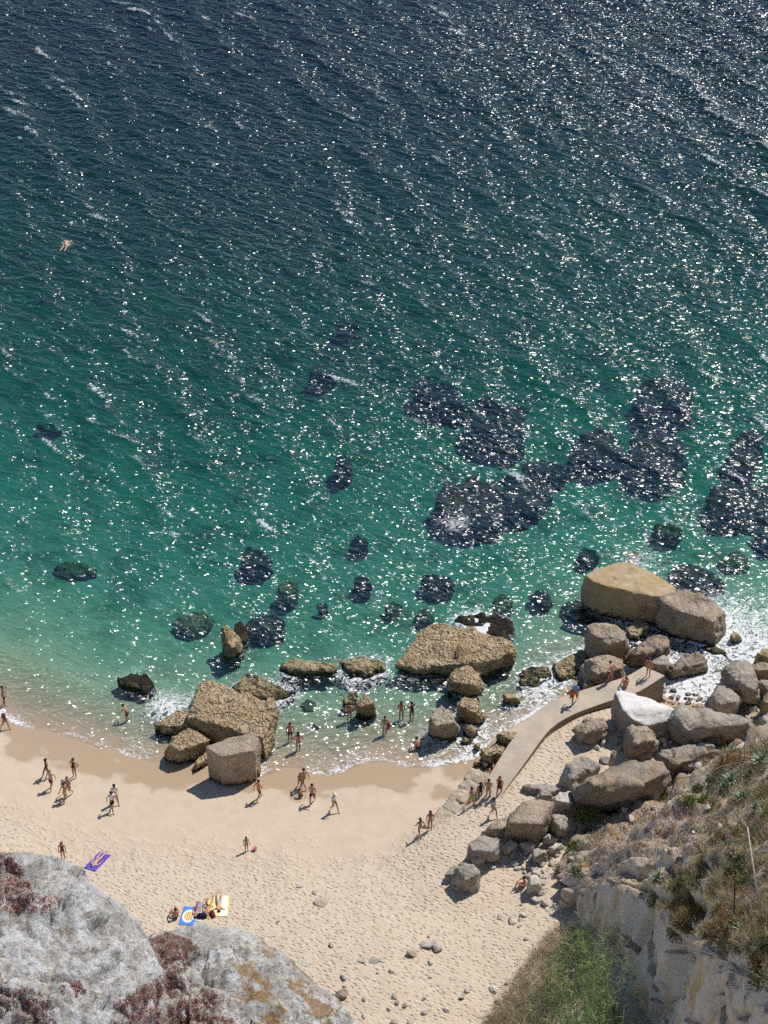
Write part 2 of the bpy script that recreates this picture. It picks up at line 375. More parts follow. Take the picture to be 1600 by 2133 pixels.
def boulder(label, outline, h, mat, mode='O', base=None, rough=1.0, tafoni=0.0, zt=None, dz=None, name='boulder', voxel=None, smooth_iter=1, strata=0.0, group=None, low=0.0):
    """outline: pixels of its silhouette ('O'), of its top face ('T') or of a submerged rock ('S'); h: height in metres."""
    _seed[0] += 1; sd = _seed[0]
    pts = np.array(outline, float); cx, cy = pts.mean(0); ymin, ymax = pts[:, 1].min(), pts[:, 1].max()
    V = []
    if mode == 'S':
        top = zt if zt is not None else -0.25
        W = [P(a, b, top - 0.30) for a, b in pts]
        c = np.mean(W, 0); gzc = min(gz(c[0], c[1]), top - 0.5); W = [c + (w - c) * 0.93 for w in W]
        for w in W:
            V.append(w); V.append(np.array([c[0] + (w[0] - c[0]) * 1.0, c[1] + (w[1] - c[1]) * 1.0, gzc - 0.3]))
            t = c + (w - c) * 0.72; t[2] = top; V.append(t)
    elif mode == 'T':
        zb = base if base is not None else max(gz(*P(cx, ymax, 1)[:2]), 0.0)
        zz = [zb + h + (0 if dz is None else dz[i]) for i in range(len(pts))]
        W = [P(a, b, q) for (a, b), q in zip(pts, zz)]; c = np.mean(W, 0)
        for w in W:
            V.append(w)
            for s_, zq in ((1.03 + low * 0.5, zb + h * 0.35), (1.0 + low, zb - 0.8)):
                V.append(np.array([c[0] + (w[0] - c[0]) * s_, c[1] + (w[1] - c[1]) * s_, zq]))
    else:
        low_pt = pts[pts[:, 1].argmax()]; g0 = hit(low_pt[0], low_pt[1], lambda x, y: np.maximum(ground_z(x, y), 0.0)) if base is None else P(low_pt[0], low_pt[1], base)
        zb = g0[2]
        rj = random.Random(sd)
        for i_, (a, b) in enumerate(pts):
            t = np.clip(((b - ymin) / max(ymax - ymin, 1) - 0.3) / 0.6, 0, 1); q = zb + h * 0.8 * (1 - t)
            w = P(a, b, q); V.append(w); V.append(np.array([w[0], w[1], zb - 0.7]))
            if i_ % 2 == sd % 2:
                t2 = P(cx + (a - cx) * 0.78, (cy - 0.13 * (ymax - ymin)) + (b - cy) * 0.60, zb + h * rj.uniform(0.86, 1.06)); V.append(t2)
    V = np.array(V); size = float(np.mean(V.max(0)[:2] - V.min(0)[:2]))
    vx = voxel or float(np.clip(size / 34, 0.06, 0.13))
    me = remeshed(V, vx)
    o = finish_rock(name, me, RM[mat] if isinstance(mat, str) else mat, size, rough, tafoni, sd, smooth_iter, strata)
    tag(o, label, 'rock' if name != 'boulder' else 'boulder', group); BOULD[label] = o
    return o

def Z2(l): return [(300 + a / 4, 1250 + b / 4) for a, b in l]
def Z3(l): return [(560 + a / 2.963, 1250 + b / 2.963) for a, b in l]
def Z4(l): return [(1150 + a / 3.556, 1150 + b / 3.556) for a, b in l]
def Z5(l): return [(880 + a / 4, 1500 + b / 4) for a, b in l]
def Z6(l): return [(1180 + a / 3.81, 1450 + b / 3.81) for a, b in l]

# the rock group at the left of the beach
boulder('wide tan slab with a pitted sloping top, largest rock at the left shoreline', Z2([(490,700),(700,740),(860,780),(1060,850),(1068,1000),(1000,1150),(850,1100),(560,1000),(370,975),(420,880),(450,800)]), 1.9, 'tan', 'T', dz=[-1.1,-1.1,-1.0,-0.7,-0.1,0.1,0,0,-0.1,-0.5,-0.9], tafoni=0.7, rough=0.8, base=0)
boulder('low golden wedge of rock pointing left from the big tan slab', Z2([(80,1030),(250,920),(350,900),(430,880),(440,1040),(300,1050),(180,1048)]), 1.0, 'tan', 'T', dz=[-0.3,-0.3,-0.2,0,0.1,0,-0.1], tafoni=0.7, rough=0.8, base=0.0)
boulder('rounded pitted boulder leaning on wet sand left of the cube shaped rock', Z2([(400,1062),(470,1120),(555,1165),(490,1250),(380,1310),(280,1355),(160,1320),(180,1260),(260,1130),(340,1080)]), 1.5, 'tan', 'O', tafoni=0.7, rough=0.7)
boulder('cube shaped boulder with flat grey top and shaded brown front on the sand', Z2([(510,1220),(700,1150),(890,1096),(968,1150),(928,1252),(640,1302)]), 2.75, 'brown', 'T', rough=0.25, tafoni=0.3, low=-0.08, smooth_iter=0)
boulder('small pitted rock tucked against the left foot of the cube boulder', Z2([(395,1410),(440,1330),(520,1265),(545,1330),(480,1390),(420,1432)]), 0.6, 'tan', 'O', tafoni=0.6)
boulder('broken yellow chunk at the right foot of the cube boulder', Z2([(850,1420),(890,1350),(960,1330),(975,1400),(960,1450),(880,1450)]), 0.9, 'tan', 'O', tafoni=0.5)
boulder('shaded brown lump under the right end of the tan slab', Z2([(960,1150),(1040,1110),(1060,1170),(1010,1225),(975,1225)]), 1.0, 'tan', 'O', tafoni=0.5)
boulder('pale half drowned rock with black weed holes behind the tan slab', Z2([(730,715),(800,640),(850,605),(960,620),(1060,690),(1180,750),(1270,775),(1100,840),(960,800),(820,760)]), 0.35, 'wash', 'T', base=0, dz=[-.1,0,.05,.05,0,-.1,-.3,-.3,-.1,-.1], tafoni=1.0)
# rocks awash in the middle
boulder('long low ochre rock awash with black shaded side, left of a paler twin', Z3([(60,395),(130,372),(200,366),(310,380),(420,395),(435,450),(330,455),(200,470),(100,462)]), 0.5, 'wash', 'O', base=0, tafoni=0.9)
boulder('ochre rock awash with a weedy green right end', Z3([(440,372),(540,340),(620,350),(720,372),(725,430),(640,470),(560,482),(480,440)]), 0.5, 'wash', 'O', base=0, tafoni=0.9)
boulder('large pitted tan slab rising from the water at mid shoreline', Z3([(960,190),(1060,150),(1180,158),(1350,210),(1500,270),(1500,318),(1280,385),(1200,395),(1080,415),(900,428),(800,410),(830,340),(900,270)]), 1.25, 'tan', 'T', base=0, dz=[-.5,-.5,-.4,-.2,0,.1,.1,-.2,-.5,-.8,-1.0,-.9,-.6], tafoni=0.9, rough=0.7)
boulder('black wave washed ledge behind the large pitted slab', Z3([(1130,135),(1180,110),(1280,92),(1400,95),(1500,135),(1512,180),(1490,235),(1350,215),(1200,160)]), 0.12, 'weed', 'T', base=0, dz=[-.2,-.1,0,0,0,0,-.1,-.2,-.2], tafoni=0.8)
boulder('tan wedge shaped rock directly below the large pitted slab', Z3([(1250,400),(1300,450),(1330,550),(1280,592),(1190,590),(1105,540),(1110,460),(1170,420)]), 1.3, 'tan', 'O', base=0, tafoni=0.8)
boulder('dark cleft brown rock under the tan wedge near the walkway', Z3([(1180,605),(1260,605),(1310,670),(1340,722),(1300,750),(1180,742),(1168,670)]), 1.5, 'tan', 'O', base=0, tafoni=0.5, rough=1.4)
boulder('smooth brown boulder with a bright right facet standing in the swash', Z3([(1060,652),(1120,680),(1160,750),(1182,800),(1130,850),(1010,832),(985,790),(985,740),(1010,690)]), 1.9, 'brown', 'O', base=0.0, rough=0.6)
boulder('small pyramid shaped tan rock among the waders', Z3([(590,570),(640,620),(662,660),(655,712),(550,692),(538,640)]), 1.3, 'tan', 'O', base=0, rough=0.8, tafoni=0.4)
boulder('low dark patch of rock left of the small pyramid rock', Z3([(455,610),(500,570),(540,560),(545,610),(500,640),(465,640)]), 0.2, 'wash', 'T', base=0, tafoni=0.8)
boulder('small flat tan rock in the foam by the walkway', Z3([(1440,580),(1500,575),(1555,618),(1500,652),(1460,620)]), 0.6, 'gold', 'O', base=0)
boulder('dark notched rock in the wash right of the smooth brown boulder', Z3([(1195,775),(1250,760),(1295,795),(1260,830),(1210,845)]), 0.8, 'tan', 'O', base=0, rough=1.4)
boulder('flat tan rock against the sea wall of the walkway', Z3([(1402,830),(1450,805),(1530,808),(1540,840),(1490,892),(1430,870)]), 0.8, 'tan', 'O', base=0.05, tafoni=0.4)
boulder('weedy broken rock where the sea wall meets the sand', Z3([(1305,920),(1360,892),(1440,900),(1458,950),(1430,1005),(1350,1000),(1310,960)]), 1.0, 'tan', 'O', tafoni=0.9)
boulder('left of two dark cobbles beside the old wall', Z3([(1262,995),(1290,982),(1312,1000),(1300,1022),(1270,1018)]), 0.5, 'tan', 'O')
boulder('right of two dark cobbles beside the old wall', Z3([(1310,1000),(1340,982),(1355,1005),(1345,1032),(1315,1028)]), 0.5, 'tan', 'O')
boulder('low brown stone at the edge of the swash beside a dark knob', Z3([(1175,870),(1220,845),(1260,850),(1250,890),(1200,892)]), 0.3, 'tan', 'O')
boulder('dark knob of rock above the sandy swash edge', Z3([(1265,890),(1290,875),(1310,890),(1300,920),(1272,918)]), 0.5, 'wash', 'O')
# the standing rock and weedy rocks further left
boulder('narrow ochre stack with green foot standing in the shallows', Z2([(640,230),(690,200),(735,240),(760,330),(820,370),(815,430),(740,490),(690,480),(665,420),(660,300)]), 1.1, 'wash', 'O', base=0, tafoni=0.8)
boulder('dark weed covered knob just right of the ochre stack', Z2([(750,200),(800,175),(850,210),(860,300),(830,350),(770,320)]), 0.35, 'weed', 'T', base=0, tafoni=0.6)
boulder('small dark rock awash at the far left with a green rim', [(243,1408),(300,1402),(312,1408),(320,1425),(305,1438),(275,1430),(250,1424)], 0.3, 'weed', 'T', base=0, tafoni=0.9)
boulder('small tan rock breaking the surface left of the walkway rocks', Z4([(10,820),(120,770),(215,735),(245,770),(220,830),(140,900),(70,930),(20,890)]), 0.35, 'wash', 'T', base=0, tafoni=1.0)
boulder('pale pitted rock awash between the two stacks near the walkway', [(1080,1400),(1110,1386),(1140,1390),(1148,1410),(1120,1430),(1088,1424)], 0.12, 'wash', 'T', base=0, tafoni=1.0)
# the big blocks at the end of the walkway
boulder('huge golden topped block with a flat shaded front, furthest out at the right', Z4([(240,168),(330,120),(520,72),(630,100),(740,150),(830,200),(910,272),(900,312),(790,330),(600,292),(400,252),(300,215)]), 2.2, 'gold', 'T', base=0.2, dz=[0.2,0.1,-.1,-.2,-.3,-.4,-.4,-.2,0.1,0.2,0.2,0.2], rough=0.35, smooth_iter=1, low=0.04)
boulder('tilted grey brown block leaning on the huge golden block', Z4([(800,340),(870,300),(990,268),(1100,300),(1210,352),(1285,430),(1210,520),(1060,470),(930,430),(830,380)]), 2.0, 'brown', 'T', base=0.2, dz=[.3,.3,.3,.2,0,-.2,-.1,.1,.2,.3], rough=0.7, smooth_iter=1, low=0.08)
boulder('tall rounded dark grey boulder in front of the huge golden block', Z4([(250,545),(320,515),(400,525),(480,545),(545,600),(585,720),(550,820),(420,785),(275,752),(258,640)]), 2.6, 'brown', 'O', base=0, rough=0.6)
boulder('pitted yellow rock in the gap under the two big blocks', Z4([(550,560),(600,515),(650,495),(720,520),(705,580),(640,620),(580,612)]), 0.5, 'tan', 'T', base=0, tafoni=1.0)
boulder('jagged dark boulder between the round grey one and the tilted block', Z4([(700,640),(760,620),(835,640),(872,720),(800,755),(730,800),(640,852),(570,832),(600,745)]), 1.7, 'dark', 'O', base=0, rough=1.4)
boulder('small rounded grey boulder behind the tip of the walkway', Z4([(735,780),(790,755),(840,765),(882,830),(860,880),(800,885),(738,862)]), 1.1, 'grey', 'O', base=0.2)
boulder('faceted grey boulder touching the outer edge of the walkway', Z4([(200,845),(260,810),(340,790),(430,772),(520,800),(542,900),(480,935),(330,978),(240,942)]), 2.2, 'brown', 'O', base=0, rough=1.0)
boulder('little tan rock between the faceted boulder and the deck edge', Z4([(235,965),(275,945),(308,985),(290,1015),(235,1010)]), 0.9, 'gold', 'O', base=0.3)
boulder('long dark slab of rock lying beyond the tip of the walkway', Z4([(850,860),(930,800),(1000,752),(1090,735),(1160,800),(1150,855),(1000,910),(870,945),(845,900)]), 1.0, 'dark', 'O', base=0, rough=1.2, tafoni=0.5)
boulder('small orange peak of rock alone in the foam at far right', Z4([(1315,630),(1355,585),(1400,630),(1410,655),(1350,665)]), 0.6, 'gold', 'O', base=0, rough=1.5)
boulder('flat tan rock awash right of the tilted block', Z4([(1110,700),(1180,680),(1270,715),(1290,740),(1200,745)]), 0.15, 'wash', 'T', base=0, tafoni=0.8)
boulder('tall pale ridged boulder at the right shore', Z4([(1250,880),(1300,835),(1410,810),(1470,860),(1510,960),(1545,1095),(1520,1130),(1440,1080),(1340,1000),(1245,960)]), 2.2, 'grey', 'O', rough=1.2, strata=1.0)
boulder('barrel shaped grey boulder lying below the tall ridged one', Z4([(1230,1000),(1330,990),(1395,1060),(1385,1150),(1330,1215),(1240,1200),(1150,1165),(1180,1090)]), 1.9, 'grey', 'O', rough=0.9, strata=0.6)
boulder('rusty tan boulder at the right edge of the picture in the wash', Z4([(1505,760),(1560,715),(1650,715),(1690,780),(1620,825),(1510,800)]), 1.2, 'gold', 'O', base=0.0, rough=1.1)
boulder('blocky brown boulder at the right edge below the rusty one', Z4([(1475,830),(1560,815),(1700,830),(1720,900),(1600,945),(1480,905)]), 1.4, 'brown', 'O', base=0.1)
boulder('round dark boulder at the right edge among cobbles', Z4([(1520,975),(1570,945),(1660,950),(1690,1010),(1600,1060),(1525,1030)]), 1.3, 'grey', 'O', base=0.3)
boulder('upright dark boulder cut by the right edge of the picture', Z4([(1560,1080),(1610,1030),(1720,1040),(1720,1180),(1600,1200),(1560,1150)]), 1.8, 'dark', 'O')
boulder('leaning grey boulder at the right edge above the dry slope', Z4([(1545,1260),(1600,1190),(1720,1180),(1740,1320),(1610,1350),(1550,1310)]), 1.7, 'grey', 'O', base=2.0, rough=1.3)
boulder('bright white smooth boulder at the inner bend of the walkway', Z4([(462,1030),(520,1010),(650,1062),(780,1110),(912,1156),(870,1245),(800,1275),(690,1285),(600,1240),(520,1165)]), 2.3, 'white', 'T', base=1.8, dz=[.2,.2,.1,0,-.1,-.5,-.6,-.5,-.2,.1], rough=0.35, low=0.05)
boulder('long layered grey boulder with a hollowed front right of the white one', Z4([(900,1165),(980,1152),(1130,1175),(1300,1212),(1530,1302),(1500,1355),(1350,1370),(1180,1385),(960,1400),(850,1335),(860,1230)]), 2.3, 'grey', 'O', base=2.0, rough=1.3, strata=1.0)
boulder('ribbed brown boulder lying on the sand inside the walkway bend', Z4([(165,1310),(270,1222),(400,1232),(395,1300),(355,1425),(230,1405),(190,1380)]), 1.4, 'brown', 'O', rough=1.2, strata=0.8)
boulder('tall rough brown boulder below the white one', [(1307,1518),(1324,1502),(1345,1512),(1366,1536),(1370,1560),(1346,1577),(1318,1570),(1303,1545)], 1.8, 'brown', 'O', base=2.0, rough=1.2)
boulder('light grey flat boulder on the sand above the pale rubble', Z5([(1120,505),(1200,372),(1330,290),(1470,350),(1490,390),(1380,480),(1310,540),(1230,582)]), 1.5, 'grey', 'O', rough=0.7)
boulder('huge dark boulder with a red brown crown overhanging a bright green shrub', Z6([(60,740),(180,660),(410,530),(600,495),(770,510),(835,600),(800,680),(700,745),(650,790),(430,865),(260,892),(80,832)]), 3.2, 'dark', 'O', base=2.2, rough=0.9)
boulder('grey ledge boulder with a dark cave behind the dark boulder', Z6([(700,440),(800,400),(980,430),(1260,440),(1270,490),(1080,500),(950,600),(850,620),(800,520)]), 1.6, 'dark', 'O', base=2.8, rough=1.4)
boulder('smooth pale grey finger of rock pointing up the dry slope', Z6([(1265,470),(1300,420),(1400,365),(1470,355),(1470,400),(1400,460),(1300,500)]), 1.2, 'pale', 'O', base=4.0, rough=0.6)
boulder('flat pale rock under the hollowed grey boulder', Z6([(960,405),(1050,375),(1130,365),(1185,395),(1150,420),(1000,425)]), 0.8, 'pale', 'O', base=2.5)
boulder('great four sided brown boulder in the middle of the rubble', Z5([(840,690),(970,640),(1085,680),(1065,820),(1000,975),(900,1012),(680,962),(715,820),(770,740)]), 2.4, 'brown', 'O', rough=0.7, smooth_iter=1)
boulder('low sloping slab at the left flank of the great brown boulder', Z5([(490,935),(560,880),(640,822),(720,800),(715,900),(690,945),(650,982),(560,960)]), 0.8, 'brown', 'O', rough=0.8)
boulder('broad grey boulder on sand at the lower left end of the rubble', Z5([(365,1140),(390,1020),(490,955),(600,975),(655,1005),(668,1150),(600,1168),(480,1150)]), 1.5, 'grey', 'O', rough=0.6)
boulder('isolated angular grey boulder out on the dry sand', Z5([(240,1350),(270,1240),(330,1190),(400,1200),(475,1235),(482,1310),(460,1440),(360,1410)]), 1.4, 'grey', 'O', rough=0.9, smooth_iter=1)
boulder('grey lump joined to the left of the isolated angular boulder', Z5([(185,1320),(210,1260),(270,1200),(300,1230),(250,1330),(225,1350)]), 0.6, 'grey', 'O', rough=1.1)
boulder('pale knob of rock above the isolated angular boulder', Z5([(405,1160),(440,1105),(500,1120),(522,1160),(475,1212),(420,1200)]), 0.7, 'pale', 'O')
boulder('pale block in the rubble topped by sand, near the dark boulder', Z5([(1095,650),(1150,590),(1230,590),(1300,690),(1240,740),(1170,760),(1095,700)]), 1.4, 'pale', 'O', rough=1.0)
boulder('dark sided rock between the great boulder and the slope', Z5([(1045,900),(1070,800),(1130,778),(1200,800),(1252,875),(1150,972),(1080,960)]), 1.5, 'grey', 'O', rough=1.1)
boulder('white flat stone in the rubble, left of its white twin', Z5([(668,1060),(740,988),(800,1030),(790,1080),(700,1105)]), 0.8, 'pale', 'O')
boulder('white square stone in the rubble, right of its white twin', Z5([(808,1020),(870,1005),(935,1030),(920,1085),(820,1092)]), 0.8, 'pale', 'O')
boulder('grey cubic stone under the white pair in the rubble', Z5([(908,1080),(980,1065),(1042,1110),(1000,1172),(920,1175)]), 0.9, 'grey', 'O')
boulder('light stone wedged right of the great boulder', Z5([(998,980),(1050,945),(1130,990),(1080,1030),(1005,1040)]), 0.8, 'pale', 'O')
boulder('tilted pale slab at the foot of the slope rubble', Z5([(1050,1080),(1120,1020),(1172,1025),(1150,1075),(1090,1112)]), 0.7, 'pale', 'O')
boulder('white rounded rock beside the person sitting in the rubble', Z5([(868,1380),(890,1290),(960,1290),(992,1400),(960,1445),(890,1420)]), 1.1, 'pale', 'O', rough=0.6)
boulder('sandy ledge of broken wall running into the rubble', Z5([(808,548),(900,540),(1040,530),(1180,570),(1080,640),(1040,580),(900,575)]), 0.5, 'grey', 'O', rough=1.2)
boulder('pale upright rock above the great brown boulder', Z5([(945,640),(985,560),(1040,580),(1095,650),(1060,680),(980,650)]), 0.8, 'grey', 'O')
# drowned rocks
DROWN = [
 ('long faint dark reef far out left of the other drowned rocks', [(858,800),(890,790),(930,800),(970,830),(975,860),(920,850),(870,828)], -1.5, 'weed'),
 ('large black drowned rock with a flat end beyond the middle reef', [(970,850),(1005,815),(1050,838),(1095,860),(1100,905),(1085,928),(1020,915),(975,885)], -0.5, 'weed'),
 ('black drowned rock with foam on its near end, biggest of the middle reef', [(905,1035),(925,1005),(985,995),(1040,1010),(1055,1050),(1050,1085),(1000,1100),(940,1095),(912,1070)], -0.1, 'weed'),
 ('drowned black ridge joined to the right of the biggest middle reef', [(1045,990),(1100,985),(1150,1010),(1150,1045),(1090,1075),(1045,1060)], -0.3, 'weed'),
 ('drowned black hump at the upper right end of the middle reef', [(1085,965),(1130,955),(1180,962),(1186,985),(1150,1000),(1095,995)], -0.5, 'weed'),
 ('square drowned rock at the upper right of the reef field', [(1330,795),(1375,788),(1440,800),(1445,850),(1400,860),(1340,850),(1325,825)], -0.7, 'weed'),
 ('left one of the twin drowned rocks touching side by side', [(1180,925),(1225,895),(1265,890),(1295,925),(1300,960),(1250,972),(1205,960)], -0.35, 'weed'),
 ('right one of the twin drowned rocks, with yellow weed on top', [(1305,925),(1350,890),(1400,900),(1430,925),(1425,970),(1380,998),(1330,985),(1308,955)], -0.1, 'weed'),
 ('drowned rock near the right edge above the broadest black reef', [(1510,945),(1545,895),(1585,900),(1590,940),(1570,980),(1530,975)], -0.3, 'weed'),
 ('broadest black drowned reef at the right edge of the picture', [(1460,1050),(1485,1005),(1540,998),(1620,1010),(1660,1050),(1640,1100),(1560,1085),(1480,1078)], -0.2, 'weed'),
 ('black drowned knob under the broadest reef at the right edge', [(1575,1100),(1620,1090),(1650,1120),(1610,1145),(1578,1135)], -0.1, 'weed'),
 ('small weedy drowned rock above the huge golden block', [(1358,1095),(1395,1088),(1425,1102),(1410,1125),(1370,1122)], -0.4, 'green'),
 ('small black drowned rock left of the huge golden block', [(1200,1155),(1215,1140),(1240,1145),(1250,1162),(1230,1178),(1208,1172)], -0.3, 'weed'),
 ('oval drowned rock alone left of the middle reef', [(690,980),(700,955),(720,945),(733,960),(730,990),(705,1000)], -1.0, 'weed'),
 ('kidney shaped drowned rock at left mid water', [(498,1155),(515,1138),(545,1148),(572,1165),(560,1185),(520,1192),(502,1175)], -0.4, 'weed'),
 ('round drowned rock above the small oval one in mid water', [(724,1130),(745,1115),(768,1125),(765,1145),(735,1145)], -0.7, 'weed'),
 ('small oval black rock drowned in mid water', [(735,1208),(750,1198),(778,1212),(775,1228),(750,1230)], -0.3, 'weed'),
 ('half green half black drowned rock near the ochre stack', [(575,1220),(600,1208),(622,1220),(620,1245),(595,1252),(575,1240)], -0.2, 'green'),
 ('angular black drowned rock right of the small oval one', [(876,1198),(895,1195),(950,1208),(945,1228),(900,1232),(880,1215)], -0.25, 'weed'),
 ('broad green drowned rock left of the ochre stack', [(360,1295),(385,1282),(425,1272),(445,1290),(438,1310),(400,1325),(370,1315)], -0.3, 'green'),
 ('broad dark drowned rock right of the ochre stack', [(510,1300),(540,1280),(575,1275),(595,1295),(590,1322),(550,1330),(515,1322)], -0.12, 'weed'),
 ('flat greenish drowned rock at the far left', [(108,1185),(140,1170),(200,1180),(205,1195),(150,1205),(115,1200)], -0.9, 'green'),
 ('faint drowned rock near the left edge well out', [(75,890),(110,882),(130,892),(115,905),(85,903)], -2.0, 'faint'),
 ('faint drowned rock far out in the middle', [(640,770),(680,758),(705,770),(690,785),(650,785)], -1.9, 'faint'),
 ('faintest and furthest drowned rock in deep water', [(700,670),(735,660),(750,675),(720,690),(700,685)], -2.3, 'faint'),
 ('tiny drowned rock left of the weedy green pair', [(658,1262),(675,1258),(686,1266),(670,1274)], -0.5, 'weed'),
 ('green drowned rock left of its green neighbour above the pitted slab', [(800,1262),(820,1252),(840,1262),(830,1280),(808,1282)], -0.5, 'green'),
 ('green drowned rock just above the large pitted slab', [(860,1280),(885,1270),(905,1282),(900,1300),(875,1298)], -0.4, 'green'),
 ('black drowned rock right of centre among bright glints', [(1100,1240),(1125,1230),(1155,1245),(1148,1268),(1115,1272)], -0.2, 'weed'),
 ('dark green drowned rock left of the glinting black one', [(1022,1245),(1045,1232),(1070,1250),(1065,1280),(1035,1285)], -0.35, 'green'),
 ('black weedy shelf at the left foot of the huge golden block', [(1165,1260),(1200,1240),(1240,1265),(1300,1295),(1290,1320),(1210,1300),(1170,1290)], -0.15, 'weed'),
 ('black weedy shelf right behind the huge golden block', [(1390,1180),(1430,1170),(1500,1195),(1520,1230),(1470,1235),(1410,1210)], -0.15, 'weed'),
 ('greenish rock awash behind the tip of the huge golden block', [(1305,1158),(1320,1148),(1340,1158),(1338,1172),(1312,1172)], 0.0, 'green'),
 ('weedy drowned rock at the right near the foam', [(1490,1165),(1530,1150),(1570,1165),(1560,1190),(1510,1188)], -0.5, 'green'),
 ('small dark weed clump on the sea bed near the waders', [(636,1512),(650,1508),(668,1524),(660,1530),(642,1522)], -0.12, 'weed'),
 ('small dark rock in the shallows right of the pale drowned rock', [(622,1466),(640,1456),(658,1466),(652,1482),(630,1480)], -0.05, 'green'),
]
for lab, ol, t, mt in DROWN: boulder(lab, ol, 0, mt, 'S', zt=t - 0.22, name='drowned_rock', tafoni=0.5, rough=1.0)

# ------------------------------------------------------------------ the concrete walkway and old wall
def mat_concrete():
    m = NT('weathered_concrete'); pos = m.pos()
    a = m.noise(0.6, detail=5); b = m.noise(6, detail=6, rough=0.7); f = m.noise(40, detail=2)
    c = m.mix(m.ramp(a, 0.3, 0.7), (0.42, 0.35, 0.27), (0.50, 0.425, 0.335))
    c = m.mix(m.ramp(b, 0.5, 0.75, 0, 0.5), c, (0.33, 0.265, 0.20)); c = m.mix(m.ramp(m.noise(0.9, detail=6, rough=0.65), 0.5, 0.6, 0, 0.7), c, (0.54, 0.44, 0.325)); c = m.mix(m.ramp(f, 0.4, 0.7, 0, 0.25), c, (0.25, 0.2, 0.15))
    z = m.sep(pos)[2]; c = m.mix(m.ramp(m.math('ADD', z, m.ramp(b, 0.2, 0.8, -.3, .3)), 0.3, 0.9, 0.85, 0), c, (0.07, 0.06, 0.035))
    c = m.mix(m.ramp(m.math('ADD', m.sep(m.geo.outputs['Normal'])[2], m.ramp(b, 0.3, 0.7, -0.1, 0.1)), 0.3, 0.6, 0.75, 0), c, (0.13, 0.10, 0.07))       # shade of the upright sides painted into the colour
    return m.done(m.bsdf(c, 0.9, m.bump(m.math('ADD', b, m.math('MULTIPLY', f, 0.4)), 0.7, 0.03), 0.25))
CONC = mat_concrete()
DL = [(1342,1388),(1307,1409),(1234,1431),(1190,1445),(1155,1457),(1125,1476),(1095,1500),(1052,1562),(1010,1630),(985,1672)]
DR = [(1385,1407),(1332,1441),(1276,1458),(1207,1482),(1176,1497),(1150,1514),(1130,1537),(1100,1580),(1045,1655),(1020,1695)]
def resample(pts, n, z):
    q = np.array([P(a, b, zz)[:3] for (a, b), zz in zip(pts, z)]); s = np.r_[0, np.cumsum(np.linalg.norm(np.diff(q, axis=0), axis=1))]
    t = np.linspace(0, s[-1], n); return np.stack([np.interp(t, s, q[:, k]) for k in range(3)], 1)
zd = [2.35, 2.35, 2.35, 2.33, 2.32, 2.3, 2.26, 2.15, 1.95, 1.5]
NL = 60; L = resample(DL, NL, zd); R = resample(DR, NL, zd)
def smooth_line(L):
    for _ in range(4): L[1:-1] = 0.5 * L[1:-1] + 0.25 * (L[:-2] + L[2:])
    return L
L = smooth_line(L); R = smooth_line(R)
walk = empty('walkway', (*L[30][:2], 0)); tag(walk, 'curved concrete walkway running from the sand out to the rocks', 'walkway')
bays = [(0, 13), (13, 27), (27, 41), (41, 59)]
for a, b in bays:                                    # the cast bays of the deck, thin joints between them
    vs, fs = [], []; k = 7
    for i in range(a, b + 1):
        e = 0.012 if i == a else (-0.012 if i == b else 0)
        j2 = min(max(i + (1 if e >= 0 else -1), 0), NL - 1)
        l_ = L[i] + (L[j2] - L[i]) * abs(e); r_ = R[i] + (R[j2] - R[i]) * abs(e)
        for q in range(k):
            t = q / (k - 1); p = l_ * (1 - t) + r_ * t; n = 0.004 * math.sin(i * 0.6 - q * 1.3)
            vs.append((p[0] - walk.location[0], p[1] - walk.location[1], p[2] + n))
        for p, zb in ((r_, -0.6), (l_, -0.6)): vs.append((p[0] - walk.location[0], p[1] - walk.location[1], zb))
    w = k + 2; rows = b - a + 1
    for i in range(rows - 1):
        for q in range(w):
            q2 = (q + 1) % w; fs.append((i * w + q, i * w + q2, (i + 1) * w + q2, (i + 1) * w + q))
    fs.append(tuple(range(w))); fs.append(tuple(reversed([(rows - 1) * w + q for q in range(w)])))
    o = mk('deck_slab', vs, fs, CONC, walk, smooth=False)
    bm = bmesh.new(); bm.from_mesh(o.data); bmesh.ops.recalc_face_normals(bm, faces=bm.faces); bm.to_mesh(o.data); bm.free()
# broken old stone wall down the beach
RM['wall'] = mat_rock('old_wall_stone', (0.44, 0.37, 0.28), (0.52, 0.44, 0.34), (0.34, 0.28, 0.2), 0.3, 4.0, 0.4, bumpd=0.06, algae=False)
OW = [(1000,1606),(985,1630),(962,1655),(940,1682),(915,1705),(895,1725)]
ow = empty('old_stone_wall', P(950, 1670, 1.0)); tag(ow, 'broken old stone wall half buried in sand below the walkway', 'wall')
rng = random.Random(5)
OWW = resample(OW, 7, [1.3, 1.25, 1.2, 1.15, 1.1, 1.05])
for i in range(6):
    a, b = OWW[i], OWW[i + 1]; d = (b - a); d[2] = 0; d /= np.linalg.norm(d); n = np.array([-d[1], d[0], 0])
    if n[0] > 0: n = -n
    wd = 1.25 - 0.05 * i; V = []
    for p, e in ((a, -0.06), (b, 0.06)):
        for s_ in (-wd / 2, wd / 2):
            for zz in (p[2] + rng.uniform(-.06, .06), -0.2):
                q = p + d * e + n * s_ * rng.uniform(0.95, 1.08); V.append((q[0], q[1], zz))
    me = remeshed(np.array(V), 0.12); o = finish_rock('wall_block', me, RM['wall'], 1.0, 0.9, 0.3, 200 + i, 1)
    o.location = Vector(o.location) - Vector(ow.location); o.parent = ow

